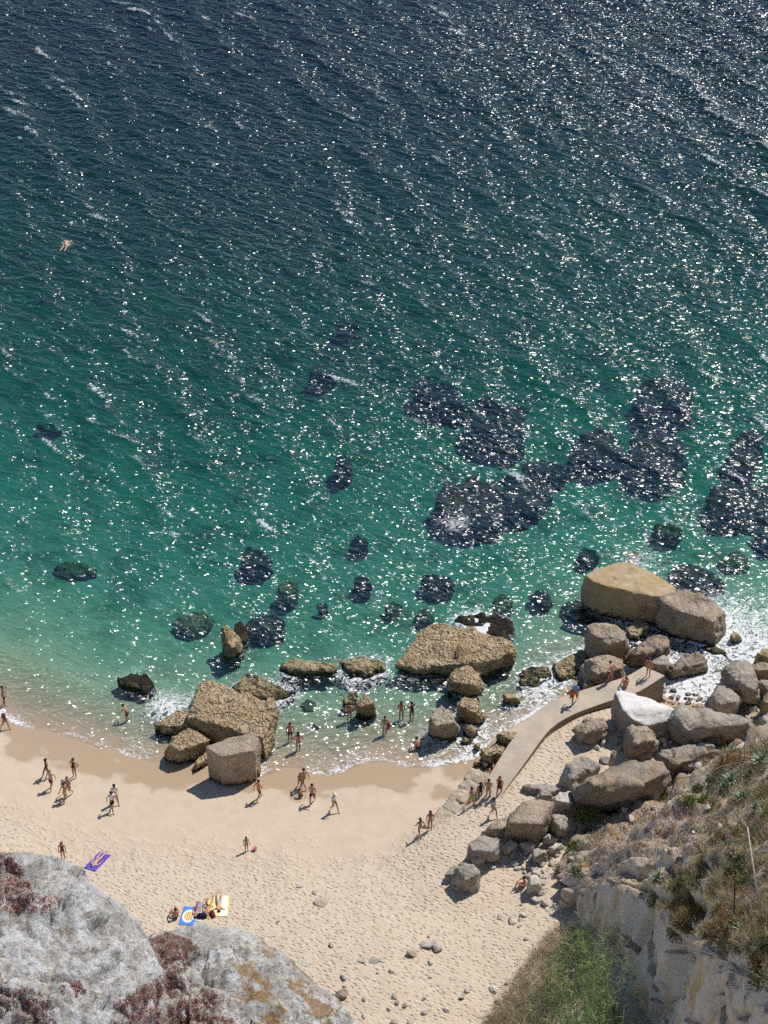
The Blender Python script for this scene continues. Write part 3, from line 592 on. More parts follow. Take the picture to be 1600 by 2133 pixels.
# ------------------------------------------------------------------ the grassy spur and the cliff on the right
def mat_spur():
    m = NT('dry_earth_cliff'); pos = m.pos(); nrm = m.sep(m.geo.outputs['Normal'])
    a = m.noise(0.22, detail=5, rough=0.6); b = m.noise(1.4, detail=6, rough=0.65); f = m.noise(9, detail=5, rough=0.7)
    soil = m.mix(m.ramp(a, 0.35, 0.65), (0.41, 0.325, 0.24), (0.31, 0.245, 0.175))
    soil = m.mix(m.ramp(b, 0.45, 0.7, 0, 0.75), soil, (0.52, 0.44, 0.36)); soil = m.mix(m.ramp(m.noise(0.9, detail=5), 0.55, 0.68, 0, 0.8), soil, (0.27, 0.15, 0.05))
    soil = m.mix(m.ramp(f, 0.46, 0.66, 0, 0.55), soil, (0.13, 0.105, 0.08))
    st = m.mapping(pos, (0, 0, 0), (0.9, 0.9, 0.10)); s1 = m.noise(1.6, st, 5, 0.6); s2 = m.noise(0.7, st, 4)
    face = m.mix(m.ramp(s1, 0.35, 0.65), (0.58, 0.51, 0.44), (0.68, 0.61, 0.53)); face = m.mix(m.ramp(s2, 0.52, 0.66, 0, 0.8), face, (0.52, 0.36, 0.17))
    face = m.mix(m.ramp(b, 0.55, 0.72, 0, 0.45), face, (0.38, 0.32, 0.26)); face = m.mix(m.ramp(m.noise(0.6, detail=7, rough=0.7), 0.60, 0.66, 0, 0.7), face, (0.66, 0.61, 0.54))
    k = m.ramp(m.math('ADD', nrm[2], m.ramp(b, 0.3, 0.7, -0.10, 0.10)), 0.50, 0.68)
    c = m.mix(k, face, soil)
    h = m.math('ADD', m.math('MULTIPLY', b, 0.9), m.math('MULTIPLY', f, 0.5))
    return m.done(m.bsdf(c, 0.95, m.bump(h, 1.0, 0.14), 0.15))
SPUR = mat_spur()
cols = [
 [(1152,1815,1.8),(1160,1822,2.4),(1170,1836,3.1),(1186,1852,3.8)],
 [(1203,1742,1.8),(1222,1775,4.0),(1246,1812,5.8),(1265,1848,7.2)],
 [(1292,1696,2.2),(1308,1745,6.2),(1322,1800,9.4),(1340,1862,11.8)],
 [(1384,1630,3.0),(1402,1705,8.8),(1420,1800,13.6),(1428,1925,17.4)],
 [(1482,1566,3.2),(1502,1652,11.4),(1520,1790,19.6),(1524,1985,25.6)],
 [(1600,1520,3.4),(1612,1602,13.6),(1622,1770,24.6),(1622,2036,32.6)],
 [(1740,1480,3.4),(1760,1560,17.0),(1775,1745,31.0),(1765,2075,42.0)],
 [(1950,1430,3.4),(1980,1510,22.0),(2000,1710,40.0),(1960,2110,54.0)],
]
ctrl = []
for c in cols:
    w = [P(*q) for q in c]; e = w[-1]; hh = e[2] - 1.5; out = np.array([-0.9, -0.42, 0])
    foot = w[0] + np.array([0.15, 0.5, -2.2])
    brow = e * 0.5 + (w[2] + (e - w[2]) * 1.25) * 0.5
    fc = []
    for t in (0.06, 0.3, 0.6, 1.06):
        fc.append(e + out * (0.25 + 0.5 * t + 0.05 * hh * t) - np.array([0, 0, hh * t]))
    ctrl.append([foot] + w + fc)
for F_, E_ in (((58, 112, 3.4), (30, 27, 68)), ((105, 122, 3.4), (75, 12, 82)), ((190, 130, 3.4), (170, 0, 92))):      # the hillside goes on to the right
    F_ = np.array(F_, float); E_ = np.array(E_, float); w = [F_] + [F_ + (E_ - F_) * np.array([t, t, q]) for t, q in ((0.30, 0.33), (0.62, 0.70))] + [E_]
    ctrl.append([F_ + np.array([0.15, 0.5, -2.2])] + w + [E_ + np.array([-0.9, -0.42, 0]) * (0.25 + 0.5 * t + 0.05 * E_[2] * t) - np.array([0, 0, (E_[2] - 1.5) * t]) for t in (0.06, 0.3, 0.6, 1.06)])
ctrl = np.array(ctrl)
def catmull(P_, n):                      # interpolate along axis 0
    m = len(P_); t = np.linspace(0, m - 1, n); i = np.clip(t.astype(int), 0, m - 2); f = (t - i).reshape((-1,) + (1,) * (P_.ndim - 1))
    p0 = P_[np.clip(i - 1, 0, m - 1)]; p1 = P_[i]; p2 = P_[i + 1]; p3 = P_[np.clip(i + 2, 0, m - 1)]
    return 0.5 * (2 * p1 + (p2 - p0) * f + (2 * p0 - 5 * p1 + 4 * p2 - p3) * f ** 2 + (3 * p1 - p0 - 3 * p2 + p3) * f ** 3)
NU, NV = 400, 330
g = catmull(ctrl, NU); g = catmull(np.swapaxes(g, 0, 1), NV); g = np.swapaxes(g, 0, 1)      # (NU,NV,3)
fl = g.reshape(-1, 3)
du = np.gradient(g, axis=0); dv = np.gradient(g, axis=1); nn = np.cross(du, dv); nn /= np.linalg.norm(nn, axis=-1, keepdims=True) + 1e-9
if nn[NU // 2, NV // 4, 2] < 0: nn = -nn
nf = nn.reshape(-1, 3); vv = np.tile(np.linspace(0, 1, NV), NU)
steep = sst(0.45, 0.52, vv)
r1 = fbm(fl * 0.22, 4, 77); r2 = 1 - np.abs(fbm(fl * np.array([0.35, 0.35, 0.35]), 4, 78)); r3 = fbm(fl * 1.5, 3, 79)
flute = fbm(fl * np.array([0.7, 0.7, 0.07]), 3, 80)
terr = np.abs(fbm(fl * np.array([0.12, 0.28, 0.28]) + 3, 3, 81))
uu = np.repeat(np.linspace(0, 1, NU), NV); lv = vv * 12 + 1.3 * fbm(fl * 0.16, 3, 82) + uu * 2.0; saw = lv - np.floor(lv); saw = np.where(saw < 0.7, sst(0, 0.7, saw), sst(1.0, 0.7, saw))
ledge = (saw - 0.5) * (0.5 + 0.5 * sst(-0.3, 0.4, fbm(fl * 0.2, 2, 83)))
disp = (1 - steep) * (0.55 * r1 + 0.5 * (0.35 - terr) + 0.26 * r3 + 0.8 * ledge + 0.05 * facets(fl, 1.1, 84)) + steep * (0.5 * r1 + 0.95 * flute - 0.5 * (1 - sst(0, 0.2, terr)) + 0.10 * r3 + 0.12 * facets(fl, 1.6, 85))
fade = sst(0.0, 0.1, vv)
fl2 = fl + nf * (disp * fade)[:, None]
g2 = fl2.reshape(NU, NV, 3)
me = grid_mesh('cliff_spur', g2[..., 0], g2[..., 1], g2[..., 2], SPUR)
spur = ob('cliff_spur', me); tag(spur, kind='structure')
bmx = bmesh.new(); bmx.from_mesh(me); bmesh.ops.recalc_face_normals(bmx, faces=bmx.faces)
bmx.faces.ensure_lookup_table()
if sum(f.normal.z for f in bmx.faces) < 0: bmesh.ops.reverse_faces(bmx, faces=bmx.faces)
bmx.to_mesh(me); bmx.free()
from mathutils.bvhtree import BVHTree
def bvh_of(o):
    me = o.data; mw = o.matrix_world if o.parent is None else None
    return BVHTree.FromPolygons([v.co[:] for v in me.vertices], [p.vertices[:] for p in me.polygons])
SP_BVH = bvh_of(spur)
def spur_hit(px, py):
    d = ray(px, py); d = Vector(d).normalized(); r = SP_BVH.ray_cast(Vector(CAMP), d)
    if r[0]: return (r[0], r[1])
    for k in range(1, 12):                    # just off the spur: the nearest pixel that meets it
        for a, b in ((0, 1), (-1, 1), (1, 1), (1, 0), (-1, 0), (0, -1)):
            r = SP_BVH.ray_cast(Vector(CAMP), Vector(ray(px + a * 6 * k, py + b * 6 * k)).normalized())
            if r[0]: return (r[0], r[1])
    return None

# ------------------------------------------------------------------ the pale rock at the top of the cliff, bottom left
def mat_edge():
    m = NT('lichen_rock'); pos = m.pos()
    a = m.noise(0.45, detail=6, rough=0.62); b = m.noise(1.5, detail=8, rough=0.72, dist=0.5); f = m.noise(7, detail=7, rough=0.75); w = m.noise(0.8, detail=9, rough=0.75, dist=0.7)
    c = m.mix(m.ramp(a, 0.42, 0.58), (0.64, 0.63, 0.61), (0.52, 0.495, 0.45))
    c = m.mix(m.ramp(b, 0.50, 0.62, 0, 0.75), c, (0.34, 0.305, 0.24)); c = m.mix(m.ramp(w, 0.49, 0.56, 0, 0.95), c, (0.78, 0.765, 0.75))
    c = m.mix(m.ramp(m.noise(0.65, m.mapping(pos, (0.4, 0.2, 0.7), (1, 1.8, 1)), 8, 0.72, 0.6), 0.56, 0.62, 0, 0.8), c, (0.60, 0.53, 0.43))
    och = m.math('MULTIPLY', m.ramp(m.noise(1.1, detail=8, rough=0.72), 0.48, 0.58), m.ramp(m.sep(pos)[0], -5.0, -3.8)); c = m.mix(m.math('MULTIPLY', och, 0.8), c, (0.36, 0.195, 0.05))
    c = m.mix(m.ramp(f, 0.50, 0.62, 0, 0.65), c, (0.15, 0.13, 0.10))
    h = m.math('ADD', m.math('MULTIPLY', b, 1.3), m.math('MULTIPLY', f, 0.9))
    return m.done(m.bsdf(c, 0.95, m.bump(h, 1.0, 0.16), 0.2))
EDGE = mat_edge()
def edge_rock(name, label, prof, Dfar, Dnear, bot, seed, n=230, k=210):
    prof = np.array(prof, float); px = np.linspace(prof[0, 0], prof[-1, 0], n); top = np.interp(px, prof[:, 0], prof[:, 1])
    for _ in range(6): top[1:-1] = 0.5 * top[1:-1] + 0.25 * (top[:-2] + top[2:])
    rows = []
    for v in np.linspace(0, 1, k):
        py = top + (bot - top) * v
        D = Dfar - (Dfar - Dnear) * (v ** 0.62)
        rows.append(np.array([PD(a, b, D) for a, b in zip(px, py)]))
    g = np.array(rows)                          # (k,n,3) from the far rim towards the camera
    back = []
    for t, dz in ((0.25, 1.2), (0.6, 5), (1.0, 14), (1.6, 30), (2.2, 60)):
        q = g[0].copy(); q[:, 1] += t * 1.2; q[:, 2] = np.maximum(q[:, 2] - dz, 0.5); back.append(q)
    g = np.concatenate([np.array(back[::-1]), g], 0)
    fl = g.reshape(-1, 3); du = np.gradient(g, axis=0); dv = np.gradient(g, axis=1); nn = np.cross(du, dv); nn /= np.linalg.norm(nn, axis=-1, keepdims=True) + 1e-9
    if nn[g.shape[0] // 2, n // 2, 2] < 0: nn = -nn
    nf = nn.reshape(-1, 3)
    ly = np.abs(fbm(np.stack([fl[:, 0] * 0.35 + fl[:, 2] * 0.3, fl[:, 1] * 0.8, fl[:, 2] * 1.1 - fl[:, 0] * 0.4], 1), 4, seed + 4))
    r = 0.30 * fbm(fl * 0.38, 4, seed) + 0.22 * (0.5 - np.abs(fbm(fl * 0.8, 4, seed + 1))) - 0.22 * (1 - sst(0.0, 0.16, ly)) + 0.08 * fbm(fl * 2.4, 3, seed + 2)
    r = r + 0.30 * facets(fl, 1.7, seed + 9) + 0.30 * facets(fl, 0.55, seed + 10)
    lim = np.repeat(np.r_[np.zeros(5), sst(0, 0.10, np.linspace(0, 1, k)) * 0.7 + 0.3], n)
    g = (fl + nf * (r * lim)[:, None]).reshape(g.shape)
    o = ob(name, grid_mesh(name, g[..., 0], g[..., 1], g[..., 2], EDGE))
    bm = bmesh.new(); bm.from_mesh(o.data)
    if sum(f.normal.z for f in bm.faces) < 0: bmesh.ops.reverse_faces(bm, faces=bm.faces)
    bm.to_mesh(o.data); bm.free()
    tag(o, label, 'rock'); return o
e1 = edge_rock('cliff_top_rock', 'great pale lichened rock dome at the lower left corner with red plants', [(-700,1830),(-300,1785),(-100,1772),(0,1771),(60,1772),(110,1782),(150,1798),(190,1832),(230,1872),(265,1908),(300,1945),(322,1985),(338,2035),(352,2090),(365,2200)], 63.0, 51.0, 2700, 11)
e2 = edge_rock('cliff_top_rock', 'pale rock with orange lichen right of the great dome, sloping to the sand', [(150,2030),(250,1985),(310,1952),(360,1940),(420,1930),(480,1935),(530,1952),(590,1990),(650,2036),(700,2082),(740,2133),(800,2260)], 66.0, 53.5, 2700, 31)
E_BVH = [bvh_of(e1), bvh_of(e2)]
def edge_hit(px, py):
    d = Vector(ray(px, py)).normalized(); best = None
    for b in E_BVH:
        r = b.ray_cast(Vector(CAMP), d)
        if r[0] and (best is None or r[3] < best[2]): best = (r[0], r[1], r[3])
    return best

# ------------------------------------------------------------------ the sea
def mat_water():
    m = NT('sea_water'); pos = m.pos()
    foam_a = m.attr('foam'); calm = m.attr('calm'); gust = m.attr('gust')
    w1 = m.noise(1.0, m.mapping(pos, (0, 0, math.radians(-32)), (0.55, 1.25, 1)), 2, 0.5, 0.5)
    w2 = m.noise(1.0, m.mapping(pos, (0, 0, math.radians(-14)), (1.35, 2.5, 1)), 1, 0.5, 0.7)
    h = m.math('ADD', m.math('MULTIPLY', w1, m.ramp(calm, 0, 1, 0.36, 0.58)), m.math('MULTIPLY', w2, m.math('ADD', m.ramp(calm, 0, 1, 0.28, 0.32), m.math('MULTIPLY', gust, 0.12))))
    nb = m.bump(h, 1.0, 0.52)
    fr = m.n('ShaderNodeFresnel'); fr.inputs['IOR'].default_value = 1.333; m.l(nb, fr.inputs['Normal'])
    gl = m.n('ShaderNodeBsdfGlossy'); gl.inputs['Roughness'].default_value = 0.16; gl.inputs['Color'].default_value = (1, 1, 1, 1); m.l(nb, gl.inputs['Normal'])
    tr = m.n('ShaderNodeBsdfTransparent')
    df = m.n('ShaderNodeBsdfDiffuse'); df.inputs['Color'].default_value = (0.012, 0.07, 0.13, 1); m.l(nb, df.inputs['Normal'])
    body = m.n('ShaderNodeMixShader'); m.put(body.inputs[0], m.ramp(calm, 0, 1, 0.02, 0.10)); m.l(tr.outputs[0], body.inputs[1]); m.l(df.outputs[0], body.inputs[2])
    sf = m.n('ShaderNodeMixShader'); m.l(m.math('MINIMUM', fr.outputs[0], 0.30), sf.inputs[0]); m.l(body.outputs[0], sf.inputs[1]); m.l(gl.outputs[0], sf.inputs[2])
    # the smallest wavelets: flat facets, each tilted its own way; those that face half way to the sun flash
    nz = m.n('ShaderNodeTexNoise'); m.l(pos, nz.inputs['Vector']); nz.inputs['Scale'].default_value = 2.5; nz.inputs['Detail'].default_value = 1
    wz = m.n('ShaderNodeVectorMath', operation='MULTIPLY_ADD'); m.l(nz.outputs[1], wz.inputs[0]); wz.inputs[1].default_value = (0.35, 0.35, 0); m.l(pos, wz.inputs[2])
    fv = m.n('ShaderNodeTexVoronoi', voronoi_dimensions='2D'); m.l(m.mapping(wz.outputs[0], (0, 0, math.radians(-14)), (4.0, 6.0, 1)), fv.inputs['Vector']); fv.inputs['Scale'].default_value = 1.0
    fc = m.n('ShaderNodeSeparateColor'); m.l(fv.outputs['Color'], fc.inputs[0]); kk = m.math('ADD', 0.21, m.math('MULTIPLY', gust, 0.5))
    fx = m.math('ADD', m.math('MULTIPLY', m.math('SUBTRACT', m.math('ADD', fc.outputs[0], fc.outputs[2]), 1.0), kk), 0.05)
    fy = m.math('ADD', m.math('MULTIPLY', m.math('SUBTRACT', fc.outputs[1], fc.outputs[2]), kk), -0.05)
    cx_ = m.n('ShaderNodeCombineXYZ'); m.l(fx, cx_.inputs[0]); m.l(fy, cx_.inputs[1])
    fa = m.n('ShaderNodeVectorMath', operation='ADD'); m.l(nb, fa.inputs[0]); m.l(cx_.outputs[0], fa.inputs[1])
    fn = m.n('ShaderNodeVectorMath', operation='NORMALIZE'); m.l(fa.outputs[0], fn.inputs[0])
    g2 = m.n('ShaderNodeBsdfGlossy'); g2.inputs['Roughness'].default_value = 0.2; m.l(fn.outputs[0], g2.inputs['Normal'])
    sk = m.n('ShaderNodeMixShader'); sk.inputs[0].default_value = 0.04; m.l(sf.outputs[0], sk.inputs[1]); m.l(g2.outputs[0], sk.inputs[2]); sf = sk
    # foam: lace where it was whipped up round rocks and along the swash; crest streaks also paint sky reflection
    n1 = m.noise(1.6, detail=4, rough=0.65, dist=1.2); n2 = m.noise(5.5, detail=3, rough=0.65)
    net = m.math('SUBTRACT', 1.0, m.math('ABSOLUTE', m.math('SUBTRACT', m.math('MULTIPLY', n1, 5.0), 2.5)))       # thin closed threads
    lace = m.math('ADD', m.math('MULTIPLY', m.ramp(net, 0.2, 1.0), 0.45), m.math('MULTIPLY', n2, 0.55))
    cov = m.ramp(m.math('ADD', lace, m.math('MULTIPLY', foam_a, 0.75)), 0.72, 1.10, 0, 0.85)
    cov = m.math('MULTIPLY', cov, m.ramp(foam_a, 0.02, 0.25))
    fd = m.n('ShaderNodeBsdfDiffuse'); fd.inputs['Color'].default_value = (0.78, 0.80, 0.81, 1)
    top = m.n('ShaderNodeMixShader'); m.l(cov, top.inputs[0]); m.l(sf.outputs[0], top.inputs[1]); m.l(fd.outputs[0], top.inputs[2])
    va = m.n('ShaderNodeVolumeAbsorption'); va.inputs['Color'].default_value = (0.36, 0.80, 0.76, 1); va.inputs['Density'].default_value = 0.82
    return m.done(top.outputs[0], va.outputs[0])
WATER = mat_water()
xs = axis_lines(-4000, -46, 46, 4000, 0.21, 1.3)
yl = [96.0]
while yl[-1] < 226: yl.append(yl[-1] + 0.16 + 0.14 * (yl[-1] - 96) / 120)
ys = np.array(yl); st = 0.5; v = ys[-1]; far = []
while v < 6000: st *= 1.3; v += st; far.append(v)
ys = np.r_[axis_lines(60, 95.6, 95.7, 95.8, 0.3)[:-1], ys, far]; ys = np.unique(ys)
X, Y = np.meshgrid(xs, ys); x = X.ravel(); y = Y.ravel()
gzv = ground_z(x, y); depth = np.clip(-gzv, 0, None)
inner = sst(60, 46, np.abs(x)) * sst(300, 226, y)
calm = sst(0.15, 2.2, depth)
gn = fbm(xy3(x, y, 0.035), 3, 55)
gust = np.clip(sst(0.0, 0.8, gn) * 0.15 + sst(4, 20, x + 4 * gn) * sst(181, 191, y + 4 * gn) * sst(216, 207, y), 0, 1)
rw = np.random.RandomState(7)
dx = np.zeros_like(x); dy = np.zeros_like(x); dz = np.zeros_like(x)
wp = fbm(xy3(x, y, 0.10), 3, 61); grp = 0.75 + 0.5 * fbm(xy3(x, y, 0.09), 2, 62)
dA = np.zeros_like(x)
def waves(n, l0, l1, deg, spread, total, chop, acc=None):
    global dx, dy, dz
    lam = np.exp(rw.uniform(math.log(l0), math.log(l1), n)); th = np.radians(deg + spread * rw.randn(n)); ph = rw.uniform(0, 6.28, n); sl = total * math.sqrt(2.0 / n)
    for L_, t_, p_ in zip(lam, th, ph):
        k = 2 * math.pi / L_; a = sl / k; arg = k * (x * math.cos(t_) + y * math.sin(t_) + 0.45 * wp) + p_
        w = a * np.sin(arg); dz += w; dx += chop * a * np.cos(arg) * math.cos(t_); dy += chop * a * np.cos(arg) * math.sin(t_)
        if acc is not None: acc += w
waves(14, 3.2, 6.5, 24, 9, 0.085, 0.9, dA)         # swell whose crests run towards the beach
waves(22, 1.1, 2.6, 52, 16, 0.105, 0.85)           # wind waves
waves(26, 0.7, 1.3, 48, 32, 0.095, 0.7)            # chop
amp = inner * (0.06 + 0.94 * calm) * grp * (1 + 0.25 * gust)
me_w = grid_mesh('sea', (x + dx * amp).reshape(X.shape), (y + dy * amp).reshape(X.shape), (dz * amp).reshape(X.shape), WATER)
# foam map
foam = np.zeros_like(x)
sA = dA / dA.std(); sB = (dz - dA) / (dz - dA).std(); cr = sst(1.1, 2.8, sA * 1.1 + sB * 0.9) * sst(0.2, 1.1, sB)
foam += 0.34 * cr * inner * sst(-0.45, 0.55, fbm(xy3(x, y, 0.12), 3, 90)) * calm  # crest foam doubles as painted streaks of sky reflection
sn = fbm(xy3(x, y, 0.5), 3, 93)
foam += (0.34 * np.exp(-((depth - 0.012) / 0.016) ** 2) + 0.22 * sst(0.40, 0.05, depth)) * np.clip(0.6 + 0.75 * sn, 0, 1.3) * (depth > 0)
near = np.where((y < 135) & (np.abs(x) < 40) & (depth > 0))[0]
kd = KDTree(sum(len(r) for r in ROCKS)); c_ = 0
for r in ROCKS:
    for q in r: kd.insert((q[0], q[1], 0), c_); c_ += 1
kd.balance()
pn = fbm(xy3(x[near], y[near], 0.35), 3, 91)
fd = np.array([kd.find((x[i], y[i], 0))[2] for i in near])
side = 0.55 + 0.45 * sst(2, 14, x[near])                  # more broken water among the rocks on the right
foam[near] += (0.42 * np.exp(-fd / 0.35) + 0.20 * np.exp(-fd / 1.6) * sst(-0.1, 0.6, pn)) * side * (0.5 + 0.5 * sst(-0.5, 0.4, pn))
for px, py, r_, s_ in [(1000,1304,1.3,0.6),(350,1475,1.6,0.5),(560,1450,1.6,0.5),(1020,1530,1.4,0.1),(1105,1430,1.8,0.15),(1530,1340,4,0.3),(1450,1430,2.2,0.4),(1560,1290,4,0.2),(140,506,0.55,0.42),(1340,1165,2,0.25),(1300,1320,1.5,0.5),(945,1088,1.5,0.3),(1400,1400,1.5,0.5),(760,1400,2.0,0.4)]:
    c = P(px, py, 0); foam += s_ * np.exp(-((x - c[0]) ** 2 + (y - c[1]) ** 2) / (r_ * r_))
foam = np.clip(foam, 0, 1.1)
vattr(me_w, 'foam', foam); vattr(me_w, 'calm', calm * inner); vattr(me_w, 'gust', gust * inner)
# close the body of water below the sea bed
bm = bmesh.new(); bm.from_mesh(me_w)
be = [e for e in bm.edges if e.is_boundary]; r = bmesh.ops.extrude_edge_only(bm, edges=be)
nv = [v for v in r['geom'] if isinstance(v, bmesh.types.BMVert)]
for v in nv: v.co.z = -14
ne = [e for e in r['geom'] if isinstance(e, bmesh.types.BMEdge)]
bmesh.ops.edgeloop_fill(bm, edges=[e for e in ne if e.is_boundary])
bmesh.ops.recalc_face_normals(bm, faces=bm.faces)
bm.to_mesh(me_w); bm.free()
tag(ob('sea', me_w), kind='structure')

# ------------------------------------------------------------------ loose stones
def stone_mesh(seed, flat=0.75, sub=2):
    r = random.Random(seed); bm = bmesh.new(); bmesh.ops.create_icosphere(bm, subdivisions=sub, radius=0.5)
    planes = []
    for _ in range(9):
        n = Vector((r.gauss(0, 1), r.gauss(0, 1), r.gauss(0, 1))).normalized(); planes.append((n, r.uniform(0.24, 0.40)))
    for v in bm.verts:
        for n, d in planes:
            k = v.co.dot(n)
            if k > d: v.co -= n * (k - d)
        v.co *= 1 + 0.05 * mnoise.noise(v.co * 4 + Vector((seed, 0, 0)))
        v.co.z *= flat
    me = bpy.data.meshes.new('stone'); bm.to_mesh(me); bm.free()
    me.polygons.foreach_set('use_smooth', [False] * len(me.polygons))
    return me
STM = [stone_mesh(i) for i in range(10)]
for i, s_ in enumerate(STM): s_.materials.append(RM['grey'])
def place_stone(px, py, wpx, mat, rr, zf=None, flat=1.0, asp=1.0, name='stone'):
    p = zf(px, py) if zf else G(px, py); D = (np.array(p) - CAMP) @ FW; w = wpx * D / FPX
    o = ob(name, STM[rr.randrange(len(STM))])
    o.material_slots[0].link = 'OBJECT'; o.material_slots[0].material = RM[{'grey': 'sgrey', 'brown': 'sbrown'}.get(mat, mat)]
    s_ = w * 1.25; o.scale = (s_ * asp, s_ * rr.uniform(0.75, 1.0), s_ * flat * rr.uniform(0.75, 1.0))
    o.rotation_euler = (rr.uniform(-.25, .25), rr.uniform(-.25, .25), rr.uniform(0, 6.28) if asp == 1 else rr.uniform(-.35, .2))
    o.location = (p[0], p[1], p[2] + s_ * flat * 0.16)
    return o
ORD = ['first','second','third','fourth','fifth','sixth','seventh','eighth','ninth','tenth','eleventh','twelfth','thirteenth','fourteenth','fifteenth','sixteenth','seventeenth','eighteenth','nineteenth','twentieth']
def ordw(i):
    if i < 20: return ORD[i]
    t = ['twenty','thirty','forty','fifty'][(i + 1) // 10 - 2]; u = (i + 1) % 10
    return {'twenty':'twentieth','thirty':'thirtieth','forty':'fortieth','fifty':'fiftieth'}[t] if u == 0 else t + '-' + ORD[u - 1]
def cluster(items, where, group, rr, zf=None, cat='stone', noun=None, name='stone'):
    items = sorted(items); 
    for i, it in enumerate(items):
        px, py, w, mat = it[:4]; flat = it[4] if len(it) > 4 else 1.0; asp = it[5] if len(it) > 5 else 1.0
        o = place_stone(px, py, w, mat, rr, zf, flat, asp, name)
        desc = {'pale': 'pale', 'grey': 'grey', 'brown': 'brown', 'tan': 'tan', 'wash': 'weedy', 'white': 'white', 'dark': 'dark', 'gold': 'golden'}[mat]
        size = 'large' if w > 22 else ('small' if w < 12 else 'middling')
        tag(o, f'{size} {desc} {noun or "stone"} {where}, {ordw(i)} from the left', cat, group)
rr = random.Random(11)
def B(x, y): return (450 + x / 2.4615, 1750 + y / 2.4615)
sand_st = [(430,235,45,'pale',.5),(505,272,32,'grey'),(538,325,80,'brown',.5,1.3),(318,420,20,'brown'),(185,500,40,'pale',.4),(593,542,38,'grey'),(460,632,62,'pale',.3),
 (745,618,50,'pale',.4),(812,620,62,'grey',.5,1.2),(852,622,24,'pale',.5),(1003,588,58,'brown'),(1092,536,84,'grey',.7,1.2),(1137,562,58,'grey'),(1092,495,24,'pale'),(1100,630,36,'grey'),
 (1100,703,30,'grey'),(900,675,36,'pale'),(830,682,24,'brown',.5),(655,706,48,'grey'),(660,752,30,'pale'),(758,818,32,'brown'),(760,905,32,'pale'),(917,805,46,'grey'),
 (930,836,36,'grey'),(970,850,36,'brown'),(885,868,30,'pale'),(1067,815,30,'grey'),(1072,885,42,'grey'),(1183,873,42,'grey',.8),(1285,775,38,'pale'),(1262,810,36,'grey'),(1423,770,62,'pale',.7),
 (1447,830,46,'brown'),(1495,735,30,'grey'),(1460,395,42,'pale',.6),(1520,415,60,'pale',.6),(1577,388,46,'pale',.7),(1558,412,28,'pale'),(1557,442,28,'grey'),(1565,333,22,'brown'),(1350,463,16,'pale'),
 (1590,510,30,'pale'),(1417,140,40,'grey',.7),(1475,130,38,'pale',.5),(915,935,50,'grey'),(995,938,50,'grey')]
cluster([(*B(s[0], s[1]), s[2] / 2.4615 * 0.85, *s[3:]) for s in sand_st], 'lying loose on the dry sand', 'loose stones on the dry sand', rr)
o = place_stone(*B(640, 800), 30, 'dark', rr, None, 1.1); tag(o, 'dark rock half hidden behind the rim of the orange lichened rock', 'rock')
def in_poly(x, y, poly):
    ins = False; n = len(poly)
    for i in range(n):
        ax, ay = poly[i]; bx, by = poly[(i + 1) % n]
        if (ay > y) != (by > y) and x < (bx - ax) * (y - ay) / (by - ay) + ax: ins = not ins
    return ins
def scatter(poly, n, smin, smax, mats, rr, gap=0.8):
    xs_ = [p[0] for p in poly]; ys_ = [p[1] for p in poly]; out = []; tries = 0
    while len(out) < n and tries < 6000:
        tries += 1; x = rr.uniform(min(xs_), max(xs_)); y = rr.uniform(min(ys_), max(ys_)); s_ = smin + (smax - smin) * rr.random() ** 1.8
        if not in_poly(x, y, poly): continue
        if any(abs(x - q[0]) < (s_ + q[2]) * 0.5 * gap and abs(y - q[1]) < (s_ + q[2]) * 0.42 * gap for q in out): continue
        out.append((x, y, s_, rr.choice(mats)))
    return out
cluster(scatter(Z5([(670,1100),(900,1120),(1180,1000),(1280,900),(1250,850),(1160,1120),(1040,1250),(1010,1420),(1050,1560),(960,1540),(880,1300),(760,1230)]), 46, 10, 26, ['pale','pale','grey','grey','brown'], rr), 'in the rubble at the foot of the slope', 'rubble at the foot of the slope', rr, noun='rock')
cluster(scatter(Z5([(1240,560),(1330,440),(1400,300),(1480,250),(1560,330),(1500,420),(1300,640)]), 9, 9, 22, ['pale','grey'], rr), 'wedged above the huge dark boulder', 'rocks wedged above the dark boulder', rr, noun='rock')
cluster(scatter(Z4([(670,1040),(760,1000),(840,960),(930,950),(930,1060),(1010,1040),(1150,1090),(1140,1160),(1000,1170),(880,1120),(760,1090)]), 38, 8, 17, ['pale','grey','brown','pale'], rr), 'washed up beside the tip of the walkway', 'cobbles beside the tip of the walkway', rr, noun='cobble')
cluster(scatter(Z4([(1340,1215),(1395,1120),(1560,1120),(1600,1080),(1620,1260),(1470,1270)]), 26, 9, 24, ['pale','grey','brown'], rr), 'heaped under the barrel shaped boulder', 'cobbles under the barrel boulder', rr, noun='cobble')
cluster(scatter(Z4([(1480,890),(1560,930),(1520,960),(1640,930),(1640,1040),(1540,1040)]), 6, 9, 18, ['grey','brown'], rr), 'in the gap at the right edge boulders', 'stones at the right edge', rr)
cluster(scatter(Z6([(700,240),(820,300),(850,390),(720,430),(640,420)]), 10, 9, 24, ['pale','grey'], rr), 'between the white and layered boulders', 'rocks between the white and layered boulders', rr, lambda a, b: P(a, b, 2.4), noun='rock')
cluster(scatter(Z6([(290,220),(370,250),(480,280),(470,440),(360,420),(260,440),(180,470),(230,400)]), 10, 10, 26, ['pale','grey','brown'], rr), 'in the hollow below the ribbed boulder', 'rocks in the hollow below the ribbed boulder', rr, noun='rock')
def sp0(a, b):
    h = spur_hit(a, b); return np.array(h[0]) if h else G(a, b)
